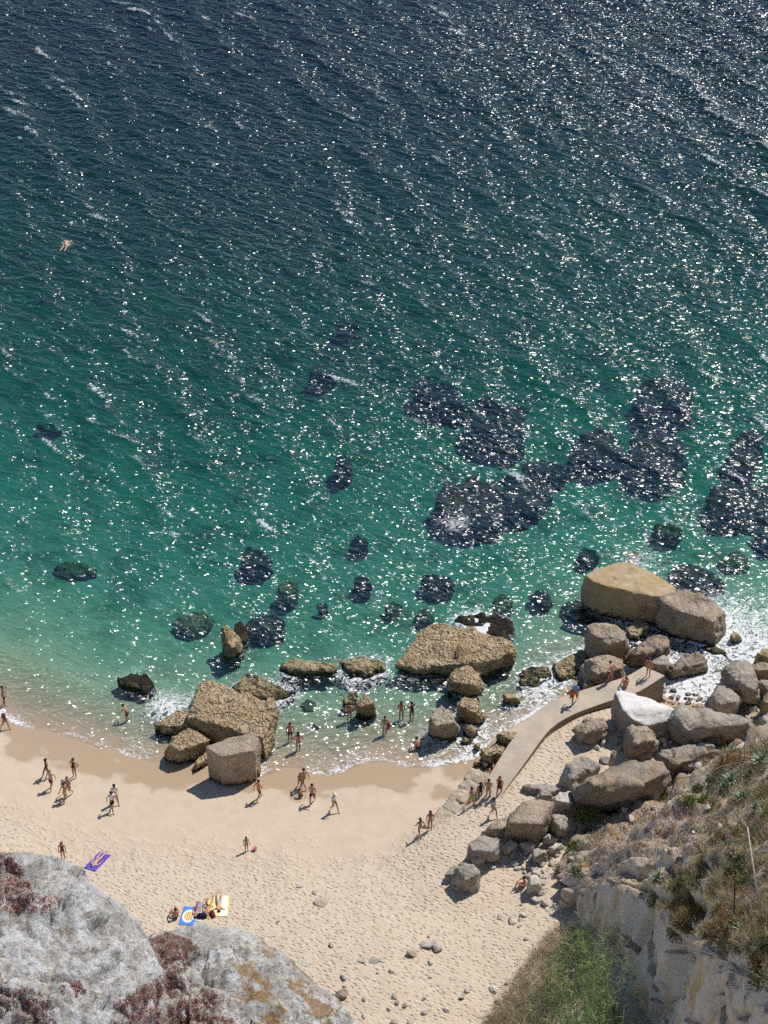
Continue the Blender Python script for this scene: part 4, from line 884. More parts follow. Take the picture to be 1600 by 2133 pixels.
cluster([(1302,1690,16,'pale'),(1312,1705,22,'pale',.6),(1362,1685,14,'pale'),(1475,1685,14,'pale'),(1445,1735,9,'white'),(1387,1774,9,'pale'),(1378,1787,7,'white'),(1397,1622,16,'pale'),(1435,1618,12,'pale'),(1455,1600,20,'pale'),(1190,1790,12,'pale'),(1447,1931,12,'pale',.5),(1500,1725,18,'grey')],
        'lying on the dry earth slope', 'stones on the dry slope', rr, sp0)
# a cut pipe sticking out of the rubble
def tube(p0, p1, r, n=14, r1=None, hollow=0.0):
    a = Vector(p0); b = Vector(p1); q = (b - a).to_track_quat('Z', 'Y'); vs, fs = [], []
    rings = [(a, r), (b, r1 or r)] + ([(b, (r1 or r) * hollow), (a, r * hollow)] if hollow else [])
    for c, rad in rings:
        for i in range(n): vs.append(c + q @ Vector((math.cos(6.2832 * i / n) * rad, math.sin(6.2832 * i / n) * rad, 0)))
    m_ = len(rings)
    for k in range(m_ if hollow else m_ - 1):
        for i in range(n): j = (i + 1) % n; k2 = (k + 1) % m_; fs.append((k * n + i, k * n + j, k2 * n + j, k2 * n + i))
    if not hollow: fs += [tuple(reversed(range(n))), tuple(range(n, 2 * n))]
    return vs, fs
def plain(name, col, rough=0.8, nscale=20, amt=0.25, spec=0.3, bumpd=0.004):
    m = NT(name); f = m.noise(nscale, m.objpos(), 4, 0.6)
    c = m.mix(m.ramp(f, 0.3, 0.7), tuple(x * (1 - amt) for x in col), tuple(min(1, x * (1 + amt)) for x in col))
    return m.done(m.bsdf(c, rough, m.bump(f, 0.5, bumpd), spec))
PIPE = plain('clay_pipe', (0.34, 0.27, 0.2))
p = P(1273, 1584, 2.6); vs, fs = tube((0, 0, -0.4), (0.12, -0.05, 0.75), 0.17, 16, None, 0.78)
o = mk('drain_pipe', vs, fs, PIPE); o.location = p; tag(o, 'short hollow clay pipe standing up among the grey boulders', 'pipe')

# ------------------------------------------------------------------ people
SKIN = {k: plain('skin_' + k, c, 0.55, 30, 0.06, 0.4) for k, c in {'tan': (0.42, 0.22, 0.13), 'light': (0.58, 0.35, 0.25), 'deep': (0.26, 0.125, 0.07), 'red': (0.50, 0.23, 0.155)}.items()}
CL = {k: plain('cloth_' + k, c, 0.85, 60, 0.08, 0.2) for k, c in {'black': (0.018, 0.018, 0.022), 'navy': (0.02, 0.025, 0.06), 'white': (0.78, 0.78, 0.80), 'yellow': (0.72, 0.55, 0.08), 'wine': (0.16, 0.035, 0.035),
      'red': (0.50, 0.04, 0.04), 'green': (0.16, 0.62, 0.10), 'blue': (0.05, 0.09, 0.33), 'orange': (0.75, 0.18, 0.04), 'sand': (0.50, 0.36, 0.22), 'turquoise': (0.06, 0.50, 0.58), 'purple': (0.12, 0.06, 0.42), 'pink': (0.7, 0.28, 0.28),
      'cream': (0.76, 0.70, 0.55), 'sky': (0.16, 0.35, 0.72), 'grey': (0.35, 0.36, 0.40)}.items()}
HAIR = {k: plain('hair_' + k, c, 0.5, 80, 0.3, 0.4) for k, c in {'dark': (0.012, 0.008, 0.006), 'brown': (0.05, 0.028, 0.015), 'grey': (0.25, 0.23, 0.2), 'fair': (0.28, 0.18, 0.08)}.items()}
def skin_mesh(name, verts, edges, radii, root=0, sub=1):
    me = bpy.data.meshes.new(name); me.from_pydata([tuple(v) for v in verts], edges, []); o = bpy.data.objects.new('tmp', me); COL.objects.link(o)
    md = o.modifiers.new('s', 'SKIN'); md.use_smooth_shade = True; md.branch_smoothing = 0.5
    if not me.skin_vertices: me.update()
    for i, r in enumerate(radii): me.skin_vertices[0].data[i].radius = (r, r) if not hasattr(r, '__len__') else r
    for i in range(len(verts)): me.skin_vertices[0].data[i].use_root = (i == root)
    o.modifiers.new('u', 'SUBSURF').levels = sub
    ev = o.evaluated_get(bpy.context.evaluated_depsgraph_get()); out = bpy.data.meshes.new_from_object(ev); out.name = name
    bpy.data.objects.remove(o); bpy.data.meshes.remove(me)
    out.polygons.foreach_set('use_smooth', [True] * len(out.polygons)); return out
V3 = lambda *a: Vector(a)
def pose_joints(pose):
    J = dict(pelvis=V3(0,0,.96), spine=V3(0,-.01,1.14), chest=V3(0,-.01,1.33), neck=V3(0,0,1.46), head0=V3(0,.015,1.53), head=V3(0,.025,1.60), top=V3(0,.01,1.675))
    for s, k in ((-1, 'l'), (1, 'r')):
        J['sh' + k] = V3(.175 * s, -.01, 1.40); J['el' + k] = V3(.235 * s, -.04, 1.13); J['wr' + k] = V3(.25 * s, .06, .90)
        J['hip' + k] = V3(.09 * s, 0, .90); J['kn' + k] = V3(.10 * s, .02, .49); J['an' + k] = V3(.10 * s, -.02, .08); J['toe' + k] = V3(.125 * s, .15, .03)
    def setp(**kw):
        for k, v in kw.items(): J[k] = V3(*v)
    def upper(dy, dz, lean):                       # move and lean everything above the pelvis
        for k in ('spine','chest','neck','head0','head','top','shl','shr','ell','elr','wrl','wrr'):
            v = J[k] - V3(0, 0, .96); c, s = math.cos(lean), math.sin(lean)
            J[k] = V3(v.x, v.y * c + v.z * s + dy, -v.y * s + v.z * c + .96 + dz)
        J['pelvis'] = V3(0, dy, .96 + dz)
    if pose.startswith('walk'):
        s = 1 if pose.endswith('b') else -1; f, b = ('r', 'l') if s > 0 else ('l', 'r'); fx, bx = (.09, -.09) if s > 0 else (-.09, .09)
        setp(**{'kn' + f: (fx, .20, .51), 'an' + f: (fx, .30, .09), 'toe' + f: (fx, .47, .06), 'kn' + b: (bx, -.04, .49), 'an' + b: (bx, -.33, .16), 'toe' + b: (bx, -.22, .03)})
        J['el' + f].y = -.16; J['wr' + f].y = -.18; J['wr' + f].z = .92; J['el' + b].y = .06; J['wr' + b].y = .24; J['wr' + b].z = .97
    elif pose == 'look':                            # hands raised to the face
        for s, k in ((-1, 'l'), (1, 'r')): setp(**{'el' + k: (.23 * s, .14, 1.20), 'wr' + k: (.10 * s, .25, 1.40)})
        setp(knl=(-.10, .06, .49))
    elif pose == 'hips':
        for s, k in ((-1, 'l'), (1, 'r')): setp(**{'el' + k: (.36 * s, -.08, 1.16), 'wr' + k: (.17 * s, .05, 1.02)})
    elif pose == 'reach':
        setp(ell=(-.36, .12, 1.22), wrl=(-.50, .28, 1.10), knl=(-.12, .16, .5), anl=(-.12, .2, .09), toel=(-.14, .37, .04)); upper(0.0, 0, .25)
    elif pose == 'bend':
        upper(-.05, -.03, .55); setp(wrl=(-.2, .52, .75), wrr=(.2, .50, .80), ell=(-.23, .34, .98), elr=(.23, .34, 1.0), knl=(-.10, .06, .48), knr=(.10, .06, .48))
    elif pose == 'crouch':
        upper(-.16, -.62, .6); setp(hipl=(-.1,-.12,.30), hipr=(.1,-.12,.30), knl=(-.17,.22,.47), knr=(.17,.22,.47), anl=(-.13,-.02,.08), anr=(.13,-.02,.08), toel=(-.15,.16,.03), toer=(.15,.16,.03),
             ell=(-.25,.34,.50), elr=(.25,.34,.50), wrl=(-.12,.44,.28), wrr=(.12,.44,.28))
    elif pose == 'sit':
        upper(-.05, -.83, .12); setp(hipl=(-.09,.03,.12), hipr=(.09,.03,.12), knl=(-.13,.42,.46), knr=(.13,.42,.46), anl=(-.11,.60,.09), anr=(.11,.60,.09), toel=(-.13,.78,.04), toer=(.13,.78,.04),
             ell=(-.26,.20,.42), elr=(.26,.20,.42), wrl=(-.13,.42,.52), wrr=(.13,.42,.52))
    elif pose == 'sitback':                          # legs stretched, hands behind
        upper(-.05, -.83, -.35); setp(hipl=(-.09,.03,.12), hipr=(.09,.03,.12), knl=(-.12,.46,.30), knr=(.12,.48,.14), anl=(-.12,.80,.09), anr=(.13,.90,.09), toel=(-.13,.88,.24), toer=(.15,.98,.22),
             ell=(-.27,-.36,.30), elr=(.27,-.36,.30), wrl=(-.26,-.50,.08), wrr=(.26,-.50,.08))
    elif pose in ('supine', 'supine_knee', 'prone', 'swim'):
        flip = -1 if pose in ('prone', 'swim') else 1
        for k in list(J): v = J[k]; J[k] = V3(v.x, .96 - v.z, .115 + v.y * flip)
        for s, k in ((-1, 'l'), (1, 'r')):
            setp(**{'toe' + k: (.15 * s, .93, .20 if flip > 0 else .03), 'an' + k: (.13 * s, .87, .07), 'kn' + k: (.12 * s, .47, .10), 'el' + k: (.27 * s, -.18, .07), 'wr' + k: (.31 * s, .06, .05)})
            if pose == 'swim': setp(**{'el' + k: (.34 * s, -.62, .08), 'wr' + k: (.22 * s, -.86, .02), 'an' + k: (.2 * s, .84, .05), 'kn' + k: (.15 * s, .45, .02)})
            if pose == 'prone': setp(**{'el' + k: (.36 * s, -.50, .05), 'wr' + k: (.16 * s, -.68, .05)})
        if pose == 'supine_knee': setp(knl=(-.16, .36, .44), anl=(-.14, .62, .09), toel=(-.15, .80, .04), elr=(.36, -.52, .08), wrr=(.14, -.66, .10))
        J['head0'].z = J['head'].z = .12; J['top'].z = .12; J['neck'].z = .11
        for k in ('head0', 'head', 'top'): J[k].z += 0
    return J
def body_mesh(J):
    names = ['pelvis','spine','chest','neck','head0','head','top']; vs = [J[n] for n in names]; rad = [(.135,.105),(.12,.095),(.15,.11),.055,.075,.092,.062]
    ed = [(0,1),(1,2),(2,3),(3,4),(4,5),(5,6)]
    def add(v, r, parent): vs.append(Vector(v)); rad.append(r); ed.append((parent, len(vs) - 1)); return len(vs) - 1
    for k, s in (('l', -1), ('r', 1)):
        a = add(J['sh' + k], .062, 2); u = add(J['sh' + k].lerp(J['el' + k], .5), .05, a); b = add(J['el' + k], .04, u); f = add(J['el' + k].lerp(J['wr' + k], .35), .042, b); c = add(J['wr' + k], .027, f)
        d = (J['wr' + k] - J['el' + k]).normalized(); side = d.cross(Vector((0, 1, .1))); side = side.normalized() if side.length > 1e-3 else Vector((1, 0, 0)); 
        pm = add(J['wr' + k] + d * .075, (.033, .02), c); nrm = d.cross(side)
        for q, (off, ln) in enumerate(((-.030, .065), (-.010, .080), (.011, .074), (.031, .055))):
            k1 = add(J['wr' + k] + d * (.10 + ln * .4) + side * off, .0095, pm); add(J['wr' + k] + d * (.10 + ln * .85) + side * off * 1.1 + nrm * .014, .008, k1)
        t1 = add(J['wr' + k] + d * .055 - side * .05, .010, c); add(J['wr' + k] + d * .085 - side * .065 + nrm * .01, .009, t1)
        h = add(J['hip' + k], .098, 0); th = add(J['hip' + k].lerp(J['kn' + k], .5), .078, h); n = add(J['kn' + k], .054, th); cf = add(J['kn' + k].lerp(J['an' + k], .33), .056, n); an = add(J['an' + k], .036, cf)
        add(J['toe' + k], (.04, .025), an)
    fwd = (J['head'] - J['head0']).cross(Vector((1, 0, 0))); fwd = -fwd.normalized() if fwd.length > 1e-4 else Vector((0, 1, 0))
    return skin_mesh('body', vs, ed, rad), fwd
def headframe(J):
    up = (J['top'] - J['head0']).normalized(); x = Vector((1, 0, 0)); f = up.cross(x).normalized(); return up, x, f
def lump(parts, name, seg=10):
    bm = bmesh.new()
    for c, r, R in parts:
        g_ = bmesh.ops.create_uvsphere(bm, u_segments=seg, v_segments=max(6, seg - 3), radius=1.0)
        M = Matrix.Translation(c) @ R.to_4x4() @ Matrix.Diagonal((*r, 1)); bmesh.ops.transform(bm, matrix=M, verts=g_['verts'])
    me = bpy.data.meshes.new(name); bm.to_mesh(me); bm.free(); me.polygons.foreach_set('use_smooth', [True] * len(me.polygons)); return me
POSES = {}
def pose_data(pose):
    if pose in POSES: return POSES[pose]
    lying = pose in ('supine', 'supine_knee', 'prone', 'swim')
    J = pose_joints(pose); D = {}; D['body'], _ = body_mesh(J); up, x, f = headframe(J)
    face = -f if pose in ('prone', 'swim') else f
    if pose.startswith('supine'): face = Vector((0, 0, 1))
    if pose in ('prone', 'swim'): face = Vector((0, 0, -1))
    if not lying: face = f if f.y > 0 else -f
    R = Matrix((x, face, up)).transposed()
    hc = J['head']
    D['face'] = lump([(hc + face * .095 - up * .012, (.014, .022, .02), R), (hc + x * .093 - up * .01, (.014, .02, .03), R), (hc - x * .093 - up * .01, (.014, .02, .03), R), (hc + face * .084 - up * .055, (.024, .012, .008), R)], 'face', 7)
    D['eyes'] = lump([(hc + face * .083 + x * .034 + up * .012, (.012, .01, .008), R), (hc + face * .083 - x * .034 + up * .012, (.012, .01, .008), R)], 'eyes', 6)
    D['hair'] = lump([(hc - face * .018 + up * .03, (.102, .106, .098), R)], 'hair', 12)
    D['long_hair'] = lump([(hc - face * .018 + up * .03, (.104, .106, .098), R), (hc - face * .075 - up * .10, (.09, .05, .16), R)], 'hair', 12)
    D['bun'] = lump([(hc - face * .018 + up * .03, (.102, .106, .098), R), (hc - face * .11 + up * .06, (.045, .045, .045), R)], 'hair', 12)
    hat = lump([(hc + up * .075, (.10, .105, .075), R), (hc + up * .06, (.21, .22, .014), R)], 'hat', 16); D['hat'] = hat
    D['cap'] = lump([(hc + up * .05, (.105, .11, .08), R), (hc + face * .12 + up * .045, (.07, .09, .01), R)], 'cap', 12)
    P0, S0, C0 = J['pelvis'], J['spine'], J['chest']
    def legs(fr, r0, r1, rp):
        vs = [P0.lerp(S0, .25), P0 * 1.0]; ed = [(0, 1)]; rd = [rp, (rp[0] * 1.06, rp[1] * 1.08)]
        for k in 'lr':
            vs += [J['hip' + k], J['hip' + k].lerp(J['kn' + k], fr)]; n = len(vs); ed += [(1, n - 2), (n - 2, n - 1)]; rd += [r0, r1]
        return vs, ed, rd
    D['shorts'] = skin_mesh('shorts', *legs(.62, .112, .098, (.138, .112)), root=1)
    D['briefs'] = skin_mesh('briefs', *legs(.16, .106, .098, (.134, .108)), root=1)
    D['trunks'] = skin_mesh('trunks', *legs(.38, .110, .098, (.138, .112)), root=1)
    vs = [P0.lerp(S0, .1), S0, C0, C0.lerp(J['neck'], .55)]; rd = [(.158, .13), (.14, .115), (.168, .128), (.085, .075)]; ed = [(0, 1), (1, 2), (2, 3)]
    for k in 'lr': vs += [J['sh' + k], J['sh' + k].lerp(J['el' + k], .6)]; n = len(vs); ed += [(2, n - 2), (n - 2, n - 1)]; rd += [.082, .066]
    D['shirt'] = skin_mesh('shirt', vs, ed, rd)
    vs, ed, rd = legs(.14, .107, .098, (.14, .112)); b = len(vs); vs += [S0, C0, C0.lerp(J['neck'], .25)]; ed += [(0, b), (b, b + 1), (b + 1, b + 2)]; rd += [(.13, .105), (.16, .122), (.125, .10)]
    D['swimsuit'] = skin_mesh('swimsuit', vs, ed, rd, root=1)
    D['bikini_top'] = skin_mesh('bikini_top', [C0.lerp(S0, .22), C0.lerp(J['neck'], .05)], [(0, 1)], [(.152, .122), (.158, .122)])
    kn = (J['knl'] + J['knr']) * .5; hm = P0.lerp(kn, .75)
    D['skirt'] = skin_mesh('skirt', [P0.lerp(S0, .45), P0, hm], [(0, 1), (1, 2)], [(.132, .108), (.165, .14), (.215, .19)])
    D['dress'] = skin_mesh('dress', [C0.lerp(J['neck'], .35), C0, S0, P0, hm], [(0, 1), (1, 2), (2, 3), (3, 4)], [(.12, .10), (.163, .125), (.14, .12), (.165, .14), (.21, .19)])
    POSES[pose] = D; return D
def person(label, px, py, pose, face, skin, wear, hair=('hair', 'dark'), h=1.70, z=None, dz=0.0, zf=None, group=None):
    """face: heading in degrees, 0 looks out to sea, 90 looks left, 180 looks at the camera."""
    D = pose_data(pose)
    p = zf(px, py) if zf else (P(px, py, z) if z is not None else G(px, py))
    r = empty('person', (p[0], p[1], p[2] + dz), math.radians(face)); s_ = h / 1.74; r.scale = (s_, s_, s_); tag(r, label, 'person', group)
    def piece(key, mat, nm=None):
        me = D[key]; o = ob(nm or me.name.split('.')[0], me, r)
        if not me.materials: me.materials.append(mat)
        o.material_slots[0].link = 'OBJECT'; o.material_slots[0].material = mat; return o
    b = piece('body', SKIN[skin]); f = piece('face', SKIN[skin]); e = piece('eyes', HAIR['dark'])
    for k, c in wear: piece(k, CL[c])
    if hair: piece(hair[0], HAIR[hair[1]], 'hair')
    return r
PP = person
PP('person in black shorts standing in the shallows at the far left edge', 9, 1469, 'look', -60, 'tan', [('shorts','black')])
PP('person in a white sun hat and dark red dress at the left edge', 11, 1517, 'walka', -120, 'tan', [('dress','wine'),('hat','white')], h=1.6)
PP('person in dark red shorts bending forward in the water left of the tan slab', 266, 1503, 'bend', 60, 'red', [('shorts','wine')], h=1.55)
PP('person in a dark swimsuit walking behind a shirtless person on damp sand', 99, 1619, 'walkb', 120, 'deep', [('swimsuit','black')], h=1.62, hair=('bun','dark'))
PP('shirtless person in dark shorts, left of the walkers on the damp sand', 108, 1644, 'walka', 160, 'light', [('shorts','wine')], hair=('hair','fair'))
PP('person in a black one piece swimsuit with arms bent, right of the walkers', 156, 1619, 'hips', 150, 'tan', [('swimsuit','black')], hair=('bun','dark'), h=1.66)
PP('shirtless person in dark trunks just behind the person in yellow', 144, 1657, 'walkb', 150, 'red', [('shorts','black')], hair=('hair','grey'))
PP('person in a yellow beach wrap walking on the damp sand', 137, 1669, 'walka', 150, 'tan', [('skirt','yellow'),('bikini_top','yellow')], h=1.6)
PP('person in a white shirt striding nearest the camera of a pair', 235, 1689, 'walkb', -150, 'tan', [('shirt','white'),('shorts','black')])
PP('person in white hidden partly behind the striding person in white shirt', 241, 1673, 'walka', -150, 'tan', [('shirt','white'),('trunks','white')], h=1.66)
PP('person in dark red half hidden behind the rim of the great pale rock', 132, 1790, 'stand', 180, 'red', [('swimsuit','wine')], h=1.5, hair=('long_hair','brown'))
PP('shirtless person wading in dark shorts just beyond the cube boulder', 605, 1545, 'stand', -160, 'red', [('shorts','black')])
PP('bather with hands on hips wading beside the person in dark shorts', 622, 1563, 'hips', 10, 'tan', [('briefs','wine'),('bikini_top','wine')], hair=('long_hair','dark'), h=1.62)
PP('person in dark shorts walking beside the cube boulder', 540, 1665, 'walka', -40, 'red', [('shorts','black')])
PP('person in black trunks walking beside a smaller one at the water edge', 634, 1641, 'walkb', 40, 'tan', [('trunks','black')])
PP('small person walking left of the taller one at the water edge', 626, 1640, 'walka', 20, 'tan', [('trunks','black')], h=1.25)
PP('small person crouching in the shadow of the walkers at the water edge', 627, 1661, 'crouch', 30, 'deep', [('trunks','black')], h=1.15)
PP('shirtless person in black shorts walking toward the camera on smooth sand', 651, 1673, 'walkb', 170, 'red', [('shorts','black')])
PP('person in white shirt and white cap on the smooth sand', 697, 1690, 'walka', -140, 'tan', [('shirt','white'),('trunks','blue'),('cap','cream')], h=1.62)
PP('small person in red trunks standing alone in the middle of the footprinted sand', 514, 1773, 'stand', 200, 'tan', [('trunks','red')], h=1.25)
PP('bather in a red bikini by the small pyramid rock', 728, 1501, 'hips', 0, 'red', [('briefs','red'),('bikini_top','wine')], hair=('hair','dark'), h=1.62)
PP('person in a white wrap carrying a red towel in the shallows', 802, 1530, 'stand', 20, 'tan', [('skirt','white'),('bikini_top','wine')], hair=('bun','dark'), h=1.62)
PP('bather in a sand coloured bikini, left of two standing in the wash', 836, 1499, 'stand', 0, 'red', [('briefs','sand'),('bikini_top','sand')], hair=('long_hair','brown'), h=1.64)
PP('dark figure with raised arms, right of two standing in the wash', 858, 1501, 'look', 30, 'deep', [('swimsuit','black')], h=1.66)
PP('shirtless person crouching where the swash ends', 870, 1562, 'crouch', 20, 'red', [('trunks','black')])
PP('person sitting in the shade against the sea wall with legs up', 1027, 1611, 'sitback', -20, 'red', [('trunks','wine')], hair=('hair','dark'))
PP('person in bright green shorts beside the old stone wall', 982, 1681, 'walka', 40, 'red', [('shorts','green')])
PP('person in a black swimsuit next to the green shorts', 1000, 1668, 'stand', 20, 'deep', [('swimsuit','black')], hair=('long_hair','dark'), h=1.6)
PP('person walking down the ramp between the black swimsuit and the red dress', 1017, 1663, 'look', 170, 'tan', [('shorts','sand')], h=1.68)
PP('person in red at the right of the group on the ramp', 1040, 1656, 'walkb', 160, 'tan', [('dress','wine'),('cap','wine')], h=1.62)
PP('person in a white top and tan skirt stepping down the ramp', 1028, 1701, 'walka', -150, 'tan', [('shirt','white'),('skirt','sand')], hair=('bun','dark'), h=1.62)
PP('bather in brown at the lower end of the old wall, left of two', 875, 1743, 'walkb', 30, 'tan', [('briefs','sand'),('bikini_top','sand')], hair=('long_hair','brown'), h=1.62)
PP('bather at the lower end of the old wall, right of two', 896, 1728, 'stand', 10, 'tan', [('briefs','wine'),('bikini_top','wine')], hair=('long_hair','dark'), h=1.62)
PP('shirtless person in blue trunks leaning on the deck of the walkway', 1274, 1418, 'reach', 70, 'red', [('trunks','blue')], z=2.37)
PP('person sitting on the deck behind the white boulder', 1303, 1432, 'sit', 0, 'red', [('trunks','grey')], z=2.37, hair=('hair','brown'))
PP('bather in a bikini near the tip of the walkway', 1350, 1409, 'stand', -30, 'red', [('briefs','wine'),('bikini_top','wine')], z=2.37, hair=('bun','brown'), h=1.64)
PP('person in a pale cap with an orange towel on the walkway', 1197, 1463, 'walkb', 160, 'deep', [('shorts','orange'),('shirt','sky'),('cap','grey')], z=2.36)
PP('person sitting against the white rounded rock in the rubble', 1092, 1846, 'sit', 120, 'red', [('trunks','grey')])
PP('sunbather lying face up on the purple towel', 203, 1795, 'supine', -26, 'light', [('briefs','purple'),('bikini_top','purple')], hair=('long_hair','dark'), h=1.58, dz=0.03)
PP('person sitting upright in dark shorts left of the blue towel', 367, 1914, 'sit', 20, 'red', [('trunks','black')])
PP('sunbather lying with knees up, left of three on the towels', 413, 1898, 'supine_knee', -14, 'red', [('briefs','black'),('bikini_top','white')], h=1.6, dz=0.04, hair=('long_hair','dark'))
PP('sunbather lying in the middle of three on the towels', 434, 1893, 'supine_knee', -8, 'red', [('trunks','black')], h=1.66, dz=0.04)
PP('sunbather in turquoise trunks on the white and yellow towel', 457, 1884, 'prone', 2, 'light', [('trunks','turquoise')], h=1.72, dz=0.03, hair=('hair','dark'))
PP('swimmer far out alone in the deep water at left', 137, 512, 'swim', 168, 'light', [('trunks','navy')], z=-0.06, hair=('hair','dark'), h=1.75)

# ------------------------------------------------------------------ towels and beach things
def towel_mat(name, stops, axis=0, scale=1.0):
    m = NT(name); x = m.sep(m.objpos())[axis]; c = None; f = m.noise(40, m.objpos(), 3)
    for pos_, col in stops: c = col if c is None else m.mix(m.ramp(x, pos_ - 0.006, pos_ + 0.006), c, col)
    c = m.mix(m.ramp(f, 0.3, 0.7, 0, 0.14), c, (0.1, 0.1, 0.1)) if not isinstance(c, tuple) else c
    return m.done(m.bsdf(c, 0.95, m.bump(f, 0.5, 0.01), 0.1))
def towel(label, px, py, rz, w, l, mat, seed):
    c = G(px, py); n, m_ = 14, 24; vs, fs = [], []; ca, sa = math.cos(rz), math.sin(rz)
    for top in (1, 0):
        for i in range(n + 1):
            for j in range(m_ + 1):
                x = (i / n - .5) * w; y = (j / m_ - .5) * l; wx, wy = c[0] + x * ca - y * sa, c[1] + x * sa + y * ca
                zz = gz(wx, wy) - c[2] + 0.02 + 0.012 * mnoise.noise(Vector((x * 5 + seed, y * 5, 0))) + (0.012 if top else 0)
                vs.append((x + 0.02 * mnoise.noise(Vector((y * 3, seed, 0))), y + 0.03 * mnoise.noise(Vector((x * 4, seed, 5))), zz))
    K = (n + 1) * (m_ + 1)
    for i in range(n):
        for j in range(m_):
            a = i * (m_ + 1) + j; q = (a, a + m_ + 1, a + m_ + 2, a + 1); fs.append(q); fs.append(tuple(K + t for t in reversed(q)))
    ring = [i * (m_ + 1) for i in range(n + 1)] + [n * (m_ + 1) + j for j in range(1, m_ + 1)] + [i * (m_ + 1) + m_ for i in range(n - 1, -1, -1)] + [j for j in range(m_ - 1, 0, -1)]
    for a, b in zip(ring, ring[1:] + ring[:1]): fs.append((b, a, K + a, K + b))
    o = mk('beach_towel', vs, fs, mat); o.location = c; o.rotation_euler = (0, 0, rz); tag(o, label, 'towel'); return o
blue, purp = (0.05, 0.10, 0.45), (0.13, 0.07, 0.42)
towel('purple towel alone on the sand under a sunbather', 203, 1795, math.radians(-26), 0.78, 1.75, towel_mat('towel_purple', [(-9, purp), (-.12, (0.16, 0.12, 0.55)), (.12, purp)]), 1)
tb = NT('towel_blue_print'); ox = tb.sep(tb.objpos()); rad_ = tb.math('SQRT', tb.math('ADD', tb.math('POWER', ox[0], 2.0), tb.math('POWER', tb.math('MULTIPLY', ox[1], 0.62), 2.0)))
c = tb.mix(tb.ramp(rad_, 0.25, 0.27), (0.80, 0.55, 0.16), (0.75, 0.75, 0.76)); c = tb.mix(tb.ramp(rad_, 0.34, 0.36), c, (0.08, 0.22, 0.62))
wv = tb.n('ShaderNodeTexWave'); tb.l(tb.objpos(), wv.inputs['Vector']); wv.inputs['Scale'].default_value = 2.6; wv.bands_direction = 'X'
c = tb.mix(tb.math('MULTIPLY', tb.ramp(wv.outputs['Fac'], 0.7, 0.8), tb.ramp(rad_, 0.24, 0.26, 1, 0)), c, (0.25, 0.2, 0.2)); TB = tb.done(tb.bsdf(c, 0.95))
towel('blue and white towel with an orange printed middle, empty', 393, 1909, math.radians(-8), 0.85, 1.6, TB, 2)
towel('pale blue towel under the sunbather with knees up', 414, 1901, math.radians(-12), 0.62, 1.6, towel_mat('towel_sky', [(-9, (0.2, 0.35, 0.7)), (0.0, (0.45, 0.6, 0.8)), (.2, (0.72, 0.72, 0.75))]), 3)
towel('yellow striped towel under the middle sunbather', 434, 1895, math.radians(-8), 0.60, 1.6, towel_mat('towel_yellow', [(-9, (0.78, 0.62, 0.05)), (-.08, (0.75, 0.72, 0.5)), (.08, (0.75, 0.6, 0.05)), (.22, (0.8, 0.8, 0.78))]), 4)
towel('white and yellow towel with a green edge at the right of the group', 459, 1888, math.radians(2), 0.95, 1.85, towel_mat('towel_white', [(-9, (0.12, 0.5, 0.35)), (-.40, (0.82, 0.72, 0.3)), (-.1, (0.84, 0.80, 0.62)), (.22, (0.78, 0.8, 0.80)), (.38, (0.85, 0.78, 0.3))]), 5)
def bag(label, px, py, col, s_):
    c = G(px, py); vs, fs = [], []; n = 12
    for k, (zz, a, b) in enumerate(((0, .30, .16), (.12, .34, .19), (.25, .31, .15), (.36, .22, .08))):
        for i in range(n): t = 6.2832 * i / n; vs.append((a * math.copysign(abs(math.cos(t)) ** .6, math.cos(t)), b * math.copysign(abs(math.sin(t)) ** .6, math.sin(t)), zz + 0.015 * math.sin(i * 2.1 + k)))
    for k in range(3):
        for i in range(n): j = (i + 1) % n; fs.append((k * n + i, k * n + j, (k + 1) * n + j, (k + 1) * n + i))
    fs += [tuple(reversed(range(n))), tuple(range(3 * n, 4 * n))]
    r = empty('beach_bag', c, rr.uniform(0, 3)); r.scale = (s_, s_, s_); tag(r, label, 'bag'); mk('bag_body', vs, fs, CL[col], r)
    for sy in (-.06, .06):
        hv, hf = [], []; pts = [Vector((-.14, sy, .34)), Vector((-.10, sy * 1.3, .47)), Vector((0, sy * 1.5, .52)), Vector((.10, sy * 1.3, .47)), Vector((.14, sy, .34))]
        for a, b in zip(pts, pts[1:]):
            v, f = tube(a, b, .014, 6); hf += [tuple(q + len(hv) for q in t) for t in f]; hv += v
        mk('handle', hv, hf, CL[col], r)
    return r
bag('dark bag lying by the heads of the sunbathers', 421, 1911, 'navy', 0.9)
bag('dark red and black bag between the two sunbathers', 443, 1907, 'wine', 0.8)
def bucket(label, px, py, col):
    c = G(px, py); r = empty('toy_bucket', c); tag(r, label, 'toy'); vs, fs = [], []; n = 16
    for zz, ra in ((0, .11), (.24, .15), (.24, .138), (.03, .10)):
        for i in range(n): vs.append((ra * math.cos(6.2832 * i / n), ra * math.sin(6.2832 * i / n), zz))
    for k in range(3):
        for i in range(n): j = (i + 1) % n; fs.append((k * n + i, k * n + j, (k + 1) * n + j, (k + 1) * n + i))
    fs += [tuple(reversed(range(n))), tuple(range(3 * n, 4 * n))]; mk('pail', vs, fs, CL[col], r)
    hv, hf = [], []; pts = [Vector((.15 * math.cos(t), .09 * math.sin(t), .24 + .02 * math.sin(t))) for t in np.linspace(0, math.pi, 8)]
    for a, b in zip(pts, pts[1:]):
        v, f = tube(a, b, .008, 6); hf += [tuple(q + len(hv) for q in t) for t in f]; hv += v
    mk('handle', hv, hf, CL['white'], r)
bucket('small pink toy bucket on the sand beside the small lone person', 531, 1771, 'pink')
